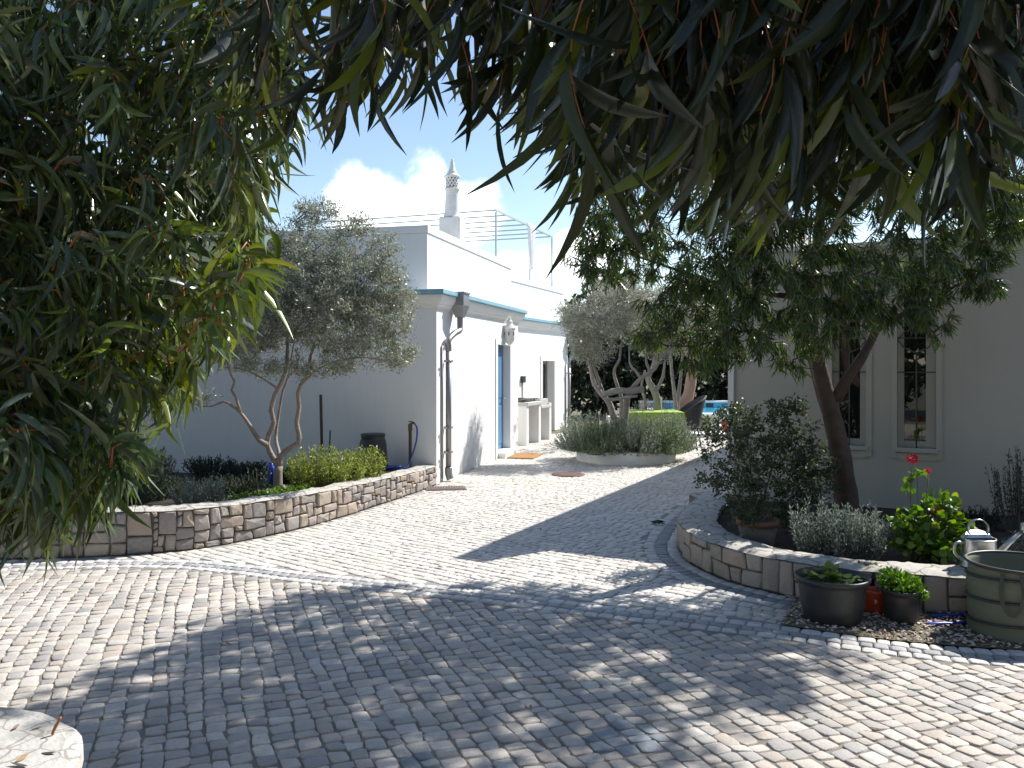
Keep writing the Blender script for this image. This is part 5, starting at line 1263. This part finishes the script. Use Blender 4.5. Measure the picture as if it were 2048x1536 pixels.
# geranium
gq = P(1850, 1120, 6.35); gq.z = zs; gp_ = np.array([.55, .95, 1.0, .8, .25])
ge = thing('geranium', 'sunlit red flowering geranium with round leaves in the stone planter', 'geranium', tuple(gq))
gblob = [B_(1850, 1045, 6.3, .25, .18, .15), B_(1880, 1010, 6.35, .14, .14, .09), B_(1810, 1070, 6.3, .14, .15, .13), B_(1915, 1060, 6.25, .12, .13, .12), B_(1820, 965, 6.35, .05, .05, .10), B_(1840, 945, 6.35, .06, .05, .035), B_(1860, 1095, 6.2, .25, .16, .08)]
Bg = blob_pts(gblob, 520, .3); n = len(Bg)
Dg = unit(Bg - np.array(list(gq + UP * .05))) * .35 + rng.normal(size=(n, 3)) * .6 + np.array([.1, -.25, .05])
nb = NB(); nb.add(leaf_mesh(Bg, Dg, rng.uniform(.038, .066, n), rng.uniform(.018, .032, n), np.zeros(n), rng.uniform(-.2, .3, n), pal(n, [(.09, .19, .035), (.13, .25, .05), (.06, .13, .025), (.20, .29, .06)], .25), 4, .25, prof=gp_,
                            side=np.tile(np.array([[.3, .2, 1.0]]), (n, 1)) + rng.normal(size=(n, 3)) * .5))
nb.build('foliage', M['soft'], ge); m = MB()
for b in Bg[:70]: b = Vector(b); m.tube([gq + Vector((rnd.uniform(-.1, .1), rnd.uniform(-.06, .06), -.02)), (gq + b) / 2 + Vector((rnd.uniform(-.03, .03), 0, .03)), b], [.006, .005, .003], 5, cap=False)
fl_ = [(1825, 917, .040, 110), (1857, 941, .016, 25), (1873, 1020, .035, 60)]
for (x, y, r, k) in fl_: m.tube([gq, P(x - 5, (y + 1090) / 2, 6.32), P(x, y + 8, 6.3)], [.007, .005, .003], 6)
m.build('stem', M['stem'], ge)
for (x, y, r, k) in fl_:
    c = np.array(list(P(x, y, 6.28))); Bf = c + unit(rng.normal(size=(k, 3))) * r * rng.uniform(.5, 1, (k, 1)) * np.array([1, 1, .8]); nb = NB()
    nb.add(leaf_mesh(Bf, Bf - c + rng.normal(size=(k, 3)) * .01, rng.uniform(.012, .020, k), rng.uniform(.006, .009, k), np.zeros(k), rng.uniform(-.2, .4, k), pal(k, [(.6, .01, .03)], .2), 3)); nb.build('flower', M['petal'], ge)
# watering can
wc = Vector((3.27, 5.78, .272)); wcan = thing('watering_can', 'galvanised metal watering can shining in the sun behind the green garden bag', 'watering can', tuple(wc))
m = MB(); m.lathe(wc, [(0, .002), (.118, .002), (.120, .0), (.122, .012), (.116, .018), (.112, .10), (.108, .185), (.113, .19), (.113, .198), (.104, .20)], 40)
m.build('body', M['galv'], wcan)
m = MB()   # half hood over the rear of the mouth
vs = []; na = 14
for i in range(na + 1):
    a = math.pi * i / na
    for k in range(5):
        t = k / 4; vs.append(wc + Vector((.104 * math.cos(a) * (1 - .15 * t), (.104 - .05 * t) * (math.sin(a)) * 1.0 - .02 * 0, .20 + .045 * t * math.sin(a) ** .5)))
m.add(vs, [(i * 5 + k, (i + 1) * 5 + k, (i + 1) * 5 + k + 1, i * 5 + k + 1) for i in range(na) for k in range(4)], smooth=True)
m.add([wc + Vector((.104 * .85 * math.cos(math.pi * i / na), (.054) * math.sin(math.pi * i / na), .20 + .045 * math.sin(math.pi * i / na) ** .5)) for i in range(na + 1)], [tuple(range(na + 1))])
m.build('hood', M['galv'], wcan)
m = MB(); hc_ = P(1972, 1062, 5.93); vs = []   # broad hoop carrying handle
nh = 28
for i in range(nh + 1):
    a = -math.pi * .18 + (math.pi * 1.36) * i / nh
    for (rr_, dy) in ((.070, -.022), (.074, 0), (.070, .022), (.066, 0)):
        vs.append(Vector((wc.x - .005 + rr_ * math.cos(a), wc.y + dy, wc.z + .262 + rr_ * .95 * math.sin(a))))
m.add(vs, [(i * 4 + k, (i + 1) * 4 + k, (i + 1) * 4 + (k + 1) % 4, i * 4 + (k + 1) % 4) for i in range(nh) for k in range(4)], smooth=True)
m.build('handle', M['galv'], wcan)
m = MB(); m.tube(resample([wc + Vector((-.105, 0, .165)), wc + Vector((-.165, -.01, .165)), wc + Vector((-.175, -.01, .10)), wc + Vector((-.112, 0, .045))], .015), .010, 8); m.build('back_handle', M['galv'], wcan)
m = MB(); m.tube([wc + Vector((.10, -.01, .06)), wc + Vector((.20, -.02, .17)), wc + Vector((.28, -.03, .245))], [.026, .019, .014], 14)
m.lathe(wc + Vector((.285, -.03, .25)), [(.014, 0), (.045, .035), (.045, .042), (0, .046)], 20, ax=(Vector((.64, 0, -.77)), Vector((0, 1, 0)), Vector((.77, 0, .64)))); m.build('spout', M['galv'], wcan)
# tubs and pots on the gravel
def pot(name, label, c, prof, mt, soilz, soilr, rim=None):
    t = thing(name, label, 'flower pot', tuple(c)); m = MB(); m.lathe(c, prof, 48); m.build('body', M[mt], t)
    m = MB(); m.lathe(Vector(c) + UP * soilz, [(0, .012), (soilr * .6, .004), (soilr, 0)], 28); m.build('soil', M['soil'], t); return t
c1 = Vector((2.115, 5.45, .005))
pot('plant_tub', 'big round black plastic tub of strawberry plants on the gravel before the planter', c1, [(0, 0), (.172, 0), (.180, .008), (.195, .10), (.213, .235), (.218, .255), (.236, .262), (.240, .285), (.228, .292), (.218, .288), (.212, .25), (.205, .20)], 'black_plastic', .215, .206)
def rosette(name, label, c, R_, n, leaf, cols, h, fold=.3):
    t = thing(name, label, 'plant', tuple(c)); m = MB(); B = []; D = []
    for i in range(n):
        a = rnd.uniform(0, 6.283); r = R_ * math.sqrt(rnd.random()); top = Vector(c) + Vector((math.cos(a) * r, math.sin(a) * r, h * rnd.uniform(.4, 1)))
        m.tube([Vector(c), Vector(c).lerp(top, .6) + UP * .02, top], [.003, .0025, .002], 5, cap=False)
        for k in range(3):
            b = a + (k - 1) * .95; B.append(list(top)); D.append([math.cos(b), math.sin(b), rnd.uniform(-.25, .25)])
    B = np.array(B); D = np.array(D); n = len(B); nb = NB()
    nb.add(leaf_mesh(B, D, rng.uniform(*leaf[:2], n), leaf[2] * rng.uniform(.8, 1.2, n), np.zeros(n), rng.uniform(-.1, .5, n), pal(n, cols, .2), 4, fold, prof=np.array([.25, .8, 1, .75, .15]), side=np.tile(np.array([[0, 0, 1.]]), (n, 1)) + rng.normal(size=(n, 3)) * .25))
    m.build('stem', M['stem'], t); nb.build('foliage', M['soft'], t)
SB = [(.17, .25, .045), (.12, .19, .035), (.24, .29, .07)]
rosette('strawberry_plant', 'taller pale strawberry plant at the left inside the big black tub', c1 + Vector((-.07, -.02, .225)), .09, 9, (.05, .075, .030), SB, .15)
rosette('strawberry_plant', 'lower green strawberry plant in the middle of the big black tub', c1 + Vector((.06, -.04, .225)), .08, 6, (.05, .07, .030), [(.09, .17, .03), (.13, .22, .05)], .07)
c2 = Vector((2.57, 5.44, .005))
pot('flower_pot', 'small black plastic pot of curly parsley on the gravel', c2, [(0, 0), (.102, 0), (.106, .006), (.120, .16), (.123, .185), (.133, .187), (.134, .206), (.126, .208), (.118, .18), (.114, .15)], 'black_plastic', .175, .116)
shrub('parsley', 'bright green curly parsley filling the small black pot', 'herb', c2 + UP * .18, [(c2 + Vector((-.01, 0, .235)), (.135, .13, .065)), (c2 + Vector((-.06, .02, .28)), (.08, .08, .05)), (c2 + Vector((.07, -.06, .19)), (.07, .07, .05))], 900, (.016, .032, .010), [(.10, .22, .03), (.15, .29, .05), (.07, .15, .02)], nst=40, K=3, fold=.3)
c3 = Vector((2.475, 5.62, .005))
rp = pot('flower_pot', 'orange red plastic pot with a small white mark between the two black pots', c3, [(0, 0), (.062, 0), (.066, .006), (.074, .130), (.080, .132), (.081, .152), (.074, .153), (.070, .12)], 'red_plastic', .12, .07)
m = MB(); dn = Vector((-.40, -.916, 0)); dt = Vector((.916, -.40, 0))
for (x, z, hx, hz) in ((0, .095, .010, .0025), (0, .083, .0028, .012), (.006, .084, .006, .003)): m.box(c3 + dn * (.0725 + (z - .05) * .05) + dt * x + UP * z, (hx, .0015, hz), (dt, dn, UP))
m.build('label_mark', M['white_mark'], rp)
c4 = Vector((2.49, 5.66 + .13, .005))
pot('flower_pot', 'black pot with limp yellowing leaves squeezed behind the orange red one', c4, [(0, 0), (.08, 0), (.092, .19), (.10, .192), (.101, .212), (.09, .214), (.086, .18)], 'black_plastic', .18, .085)
rosette('seedling', 'limp yellowish seedling in the black pot behind the orange red pot', c4 + UP * .185, .09, 7, (.03, .05, .016), [(.2, .22, .05), (.15, .17, .06)], .09)
# blue trowel handles
for k, (a, b, lab) in enumerate((((1852, 1249), (1940, 1246), 'lighter blue tool handle lying on the gravel nearest the pots'), ((1862, 1232), (1945, 1231), 'blue tool handle lying on the gravel close to the planter wall'))):
    a, b = G(*a, .015), G(*b, .015); m = MB(); m.tube([a, a.lerp(b, .05), a.lerp(b, .3), a.lerp(b, .6), b], [.006, .013, .014, .011, .012], 10)
    tag(m.build('tool_handle', M['blue_tool'], origin=tuple(a)), lab, 'tool')
# collapsible garden bag
gc = Vector((3.20, 5.2, .004)); bag = thing('garden_waste_bag', 'green canvas garden waste bag with black spiral hoop cut by the right edge', 'garden bag', tuple(gc))
rb_, hb_ = .300, .435; m = MB(); prof = []
for i in range(25):
    z = hb_ * i / 24; prof.append((rb_ - .012 * abs(math.sin(math.pi * z / .155)) ** .7 * (1 if 0 < i < 24 else 0), z))
m.lathe(gc, [(0, .004)] + prof + [(rb_ - .006, hb_), (rb_ - .02, hb_ - .03), (rb_ - .03, .12), (0, .10)], 56); m.build('body', M['canvas'], bag)
m = MB(); pts = [gc + Vector(((rb_ + .002) * math.cos(a), (rb_ + .002) * math.sin(a), .012 + (hb_ - .02) * (a / (6.283 * 3)))) for a in np.linspace(0, 6.283 * 3, 120)]
m.tube(pts, .0085, 6); m.tube([gc + Vector(((rb_ + .001) * math.cos(a), (rb_ + .001) * math.sin(a), hb_)) for a in np.linspace(0, 6.283, 60)], .011, 6, cap=False); m.build('hoop', M['black_plastic'], bag)
for a0 in (-2.25, -.9):
    m = MB()
    a = a0; e = Vector((math.cos(a), math.sin(a), 0)); tt = Vector((-math.sin(a), math.cos(a), 0)); 
    sp2 = resample([gc + e * (rb_ + .006) + UP * (hb_ - .02) - tt * .05, gc + e * (rb_ + .02) + UP * (hb_ - .16) - tt * .055, gc + e * (rb_ + .025) + UP * (hb_ - .27), gc + e * (rb_ + .02) + UP * (hb_ - .16) + tt * .06, gc + e * (rb_ + .006) + UP * (hb_ - .02) + tt * .05], .03)
    vs = []
    for p_ in sp2: vs += [p_ - tt * .011, p_ + tt * .011, p_ + tt * .011 + e * .003, p_ - tt * .011 + e * .003]
    m.add(vs, [(i * 4 + k, (i + 1) * 4 + k, (i + 1) * 4 + (k + 1) % 4, i * 4 + (k + 1) % 4) for i in range(len(sp2) - 1) for k in range(4)])
    m.build('strap', M['black_plastic'], bag)

# low pier in the near left corner
pr = thing('low_wall_end', 'rounded end of a low wall capped with a crazed white slab in the near corner', 'wall', (-1.8, 2.5, 0))
def rounded(poly, k=4):
    p = [Vector((x, y, 0)) for x, y in poly]; n = len(p); out = []
    for i in range(n):
        a, b, c = p[i - 1], p[i], p[(i + 1) % n]; d = min((b - a).length, (c - b).length) * .4
        q0, q1 = b + (a - b).normalized() * d, b + (c - b).normalized() * d
        for j in range(k + 1):
            t = j / k; out.append(q0 * (1 - t) ** 2 + b * 2 * t * (1 - t) + q1 * t * t)
    return out
pol = rounded([(-4.2, 3.35), (-1.72, 2.985), (-1.44, 2.80), (-1.33, 2.45), (-1.30, 1.95), (-4.2, 2.3)])
cen_ = sum(pol, Vector()) / len(pol); m = MB()
def off(p, k): d = (p - cen_); return p - d.normalized() * k
rings = [(0.0, .37), (-.006, .385), (-.004, .435), (.012, .449), (.05, .452)]
n = len(pol); vs = []
for (o, z) in rings: vs += [(*(off(p, o))[:2], z + (rnd.uniform(-.004, .004) if z > .43 else 0)) for p in pol]
fs = [(r * n + i, r * n + (i + 1) % n, (r + 1) * n + (i + 1) % n, (r + 1) * n + i) for r in range(len(rings) - 1) for i in range(n)] + [tuple((len(rings) - 1) * n + i for i in range(n))]
m.add(vs, fs); m.build('slab', M['slab'], pr)
m = MB(); m.prism([tuple(off(p, .03)[:2]) for p in pol], -.02, .368); m.build('body', M['plaster'], pr)
tw_ = G(112, 1470, .452); m = MB(); m.tube(resample([tw_ + Vector((-.01, -.005, .004)), tw_ + Vector((.0, .0, .03)), tw_ + Vector((.014, .004, .058))], .01), .005, 7, wob=.15)
tag(m.build('red_twig', M['twig'], origin=tuple(tw_)), 'short red broken twig lying on the crazed white slab', 'twig')
# litter
def litter(name, label, pts, cols, L, z):
    B = np.array(pts); n = len(B); D = rng.normal(size=(n, 3)) * np.array([1, 1, .08]); nb = NB()
    nb.add(leaf_mesh(B, D, rng.uniform(*L, n), .008 * rng.uniform(.6, 1.2, n), .3 * rng.uniform(-1, 1, n), .15 * rng.uniform(-1, 1, n), pal(n, cols, .3), 4, .2, side=np.tile(np.array([[0, 0, 1.]]), (n, 1)) + rng.normal(size=(n, 3)) * .2))
    tag(nb.build(name, M['gum'], None, tuple(B[0])), label, 'leaf litter', kind='stuff')
pts = [[rnd.uniform(-2.6, -1.45), rnd.uniform(2.3, 2.95), .460] for _ in range(46)]
litter('fallen_leaves', 'dry fallen leaves scattered on the crazed white slab', pts, [(.30, .18, .10), (.22, .16, .11), (.40, .28, .15), (.10, .08, .06)], (.03, .09), .46)
pts = []
while len(pts) < 150:
    x, y = rnd.uniform(-4, 4), rnd.uniform(3.2, 13)
    if bool(pip(front_poly, np.array([x]), np.array([y]))[0]) or bool(pip(rear_poly, np.array([x]), np.array([y]))[0]): pts.append([x, y, .017])
litter('fallen_leaves', 'dry fallen leaves scattered over the cobbles', pts, [(.25, .17, .10), (.16, .12, .08), (.33, .25, .16)], (.03, .08), .015)
q = G(1318, 1050); m = MB()
for k in range(7): m.tube([q + Vector((rnd.uniform(-.09, .09), rnd.uniform(-.06, .06), .025)), q + Vector((rnd.uniform(-.03, .03), rnd.uniform(-.03, .03), .04)), q + Vector((rnd.uniform(-.10, .10), rnd.uniform(-.08, .08), .022))], [.004, .011, .003], 6, wob=.2)
tag(m.build('dry_twig_debris', M['wood_dark'], origin=tuple(q)), 'dark dry twig scrap lying on the shaded cobbles left of the planter', 'twig')

# ------------------------------------------------------------ far terrace: table, chair, pool, urn
tb = thing('garden_table', 'garden table under a lime green cloth behind the round lavender bed', 'table', (2.8, 16.6, 0))
for x in (2.42, 3.25):
    for y in (16.28, 16.92): m = MB(); m.box((x, y, .34), (.03, .03, .34)); m.build('leg', M['wood_dark'], tb)
m = MB(); m.box((2.83, 16.6, .70), (.52, .42, .018), bev=.004); m.build('top', M['wood_dark'], tb)
m = MB(); x0, x1, y0, y1 = 2.28, 3.38, 16.15, 17.05; vs = []; per = [(x0 + (x1 - x0) * i / 16, y0) for i in range(16)] + [(x1, y0 + (y1 - y0) * i / 12) for i in range(12)] + [(x1 - (x1 - x0) * i / 16, y1) for i in range(16)] + [(x0, y1 - (y1 - y0) * i / 12) for i in range(12)]
n = len(per); cx_, cy_ = (x0 + x1) / 2, (y0 + y1) / 2
for (z, k) in ((.724, .99), (.718, 1.0), (.60, 1.012), (.44, 1.03)):
    for i, (x, y) in enumerate(per):
        wv = (.022 * math.sin(i * 1.7) if z < .65 else 0) * (1.6 if z < .5 else 1); vs.append((cx_ + (x - cx_) * (k + wv), cy_ + (y - cy_) * (k + wv), z + (rnd.uniform(-.01, .01) if z < .5 else 0)))
m.add(vs, [(r * n + i, r * n + (i + 1) % n, (r + 1) * n + (i + 1) % n, (r + 1) * n + i) for r in range(3) for i in range(n)] + [tuple(range(n))], smooth=False)
o = m.build('tablecloth', M['lime'], origin=(cx_, cy_, .72)); tag(o, 'lime green cloth draped over the garden table', 'tablecloth'); sm_ = o.modifiers.new('t', 'SOLIDIFY'); sm_.thickness = .003; sm_.offset = 1
chx = Vector((3.52, 16.55, 0)); chr_ = thing('tub_chair', 'dark wicker tub chair with a flared back beside the green table', 'chair', tuple(chx))
m = MB(); vs = []; na, nz = 22, 8          # flared shell, open towards the table
for i in range(na + 1):
    a = -2.3 + 4.6 * i / na; hgt = .40 + (.44 - .18) * max(0, math.cos(a * .62)) ** 1.5 + .02
    for k in range(nz + 1):
        t = k / nz; r = .25 + .13 * t ** 1.5 * max(.25, math.cos(a * .5)); z = .36 + (hgt) * t * (.45 + .55 * max(0, math.cos(a * .5)))
        vs.append(chx + Vector((math.cos(a) * r, math.sin(a) * r, z)))
m.add(vs, [(i * (nz + 1) + k, (i + 1) * (nz + 1) + k, (i + 1) * (nz + 1) + k + 1, i * (nz + 1) + k + 1) for i in range(na) for k in range(nz)], smooth=True)
o = m.build('backrest', M['wicker'], chr_); sm_ = o.modifiers.new('t', 'SOLIDIFY'); sm_.thickness = .025
m = MB(); m.lathe(chx, [(0, .36), (.25, .36), (.26, .38), (.26, .42), (.24, .44), (0, .45)], 28); m.build('seat', M['wicker'], chr_)
for (x, y) in ((.17, .17), (.17, -.17), (-.17, .17), (-.17, -.17)):
    m = MB(); m.tube([chx + Vector((x, y, .37)), chx + Vector((x * 1.35, y * 1.25, 0))], [.018, .013], 8); m.build('leg', M['iron'], chr_)
# pool and steps
pool = thing('swimming_pool', 'raised swimming pool with white coping and blue water at the end of the garden', 'swimming pool', (6, 20.8, 0))
px0, px1 = 3.9, 12.0; Yp = 20.9; zc_ = .37; m = MB()
m.box(((px0 + px1) / 2, Yp, zc_ / 2), ((px1 - px0) / 2, .14, zc_ / 2 - .001)); m.box(((px0 + px1) / 2, 25.1, .24), ((px1 - px0) / 2, .14, .24)); m.box((px0 + .14, 23.0, zc_ / 2), (.14, 1.95, zc_ / 2 - .001)); m.box((px1 - .14, 23.0, zc_ / 2), (.14, 1.95, zc_ / 2 - .001))
m.build('pool_wall', new_mat('pink_render', (.62, .55, .52), .85, noise=[(5, .2, (.5, .45, .42))]), pool)
m = MB(); m.box(((px0 + px1) / 2, Yp, zc_ + .022), ((px1 - px0) / 2 + .03, .19, .022), bev=.01); m.box(((px0 + px1) / 2, 25.1, .51), ((px1 - px0) / 2 + .03, .19, .028), bev=.01); m.build('coping', M['trim'], pool)
m = MB(); m.box(((px0 + px1) / 2, 24.95, .40), ((px1 - px0) / 2 - .3, .006, .078)); m.build('tile_band', M['tile'], pool)
m = MB(); m.add([(px0 + .28, Yp + .14, .335), (px1 - .28, Yp + .14, .335), (px1 - .28, 24.96, .335), (px0 + .28, 24.96, .335)], [(0, 1, 2, 3)]); m.build('water', M['water'], pool)
sk_ = P(1420, 826, 24.9); m = MB(); m.box((sk_.x, 24.935, .41), (.11, .008, .062)); m.build('skimmer', M['dark_blue'], pool)
ts = thing('terrace_step', 'low white rendered step running along the foot of the pool wall', 'step', (6, 20.2, 0))
m = MB(); m.box((8.0, 20.36, .085), (4.2, .38, .085), bev=.008); m.build('step_body', M['plaster'], ts)
m = MB(); m.box((5.7, 19.0, .045), (2.2, .36, .045), bev=.01); o = m.build('garden_kerb', M['plaster'], origin=(5.7, 19.0, 0)); tag(o, 'lowest white kerb before the pool terrace beside the dark chair', 'kerb')
bw = MB(); bw.box((2.75, 20.5, .185), (.40, .12, .185), bev=.01); tag(bw.build('low_white_wall', M['plaster'], origin=(2.75, 20.5, 0)), 'low white wall glimpsed behind the lavender left of the green table', 'wall')
q = P(1410, 862, 19.5); q.z = 0; tuft('lavender', 'small grey green bush between the dark chair and the pool step', 'lavender', q, .28, .48, 90, 22, (.03, .06, .006), ROS, base=.4)
q = P(1320, 845, 18.4); q.z = 0; tuft('lavender', 'tall bluish lavender behind the green table', 'lavender', q, .75, .95, 200, 24, (.035, .06, .006), [(.08, .11, .085), (.12, .15, .12)], base=.35)
uc = Vector((.2618 * 18.3, 18.3, .05)); ur = thing('red_urn', 'red glazed urn on a round stone slab at the outbuilding corner', 'urn', tuple(uc))
m = MB(); m.lathe(uc, [(0, 0), (.075, 0), (.075, .015), (.035, .04), (.03, .07), (.07, .10), (.125, .19), (.145, .27), (.135, .33), (.125, .35), (.14, .37), (.12, .37), (.11, .34)], 32); m.build('body', M['urn'], ur)
m = MB(); m.lathe((uc.x - .12, uc.y, 0), [(0, .046), (.30, .046), (.31, .035), (.31, -.02)], 32); o = m.build('round_slab', M['concrete'], origin=(uc.x, uc.y, 0)); tag(o, 'round grey paving slab under the red urn', 'slab')

# hills
hp_ = [(-700, 470), (-200, 452), (200, 462), (400, 468), (540, 476), (640, 505), (740, 560), (850, 640), (1000, 690), (1300, 700), (2600, 690)]
m = MB(); Yh = [150, 260, 340]; vs = []; nx = 160
for r, (Y, k) in enumerate(((140, .0), (200, .45), (260, .8), (320, 1.0), (420, .7))):
    for i in range(nx + 1):
        x = -900 + 3600 * i / nx; yt = np.interp(x, [a[0] for a in hp_], [a[1] for a in hp_]); z = (EYE + (725 - yt) / F * 320) * k + (rnd.uniform(-.8, .8) if k else -1)
        vs.append(((x - 1024) / F * Y, Y, z))
m.add(vs, [(r * (nx + 1) + i, r * (nx + 1) + i + 1, (r + 1) * (nx + 1) + i + 1, (r + 1) * (nx + 1) + i) for r in range(4) for i in range(nx)], smooth=True)
struct(m.build('hill', new_mat('scrub_hill', (.045, .065, .03), .95, noise=[(.06, .7, (.10, .11, .06)), (.4, .5, (.02, .035, .015))], bump=(.5, 1.0, 1.0))))
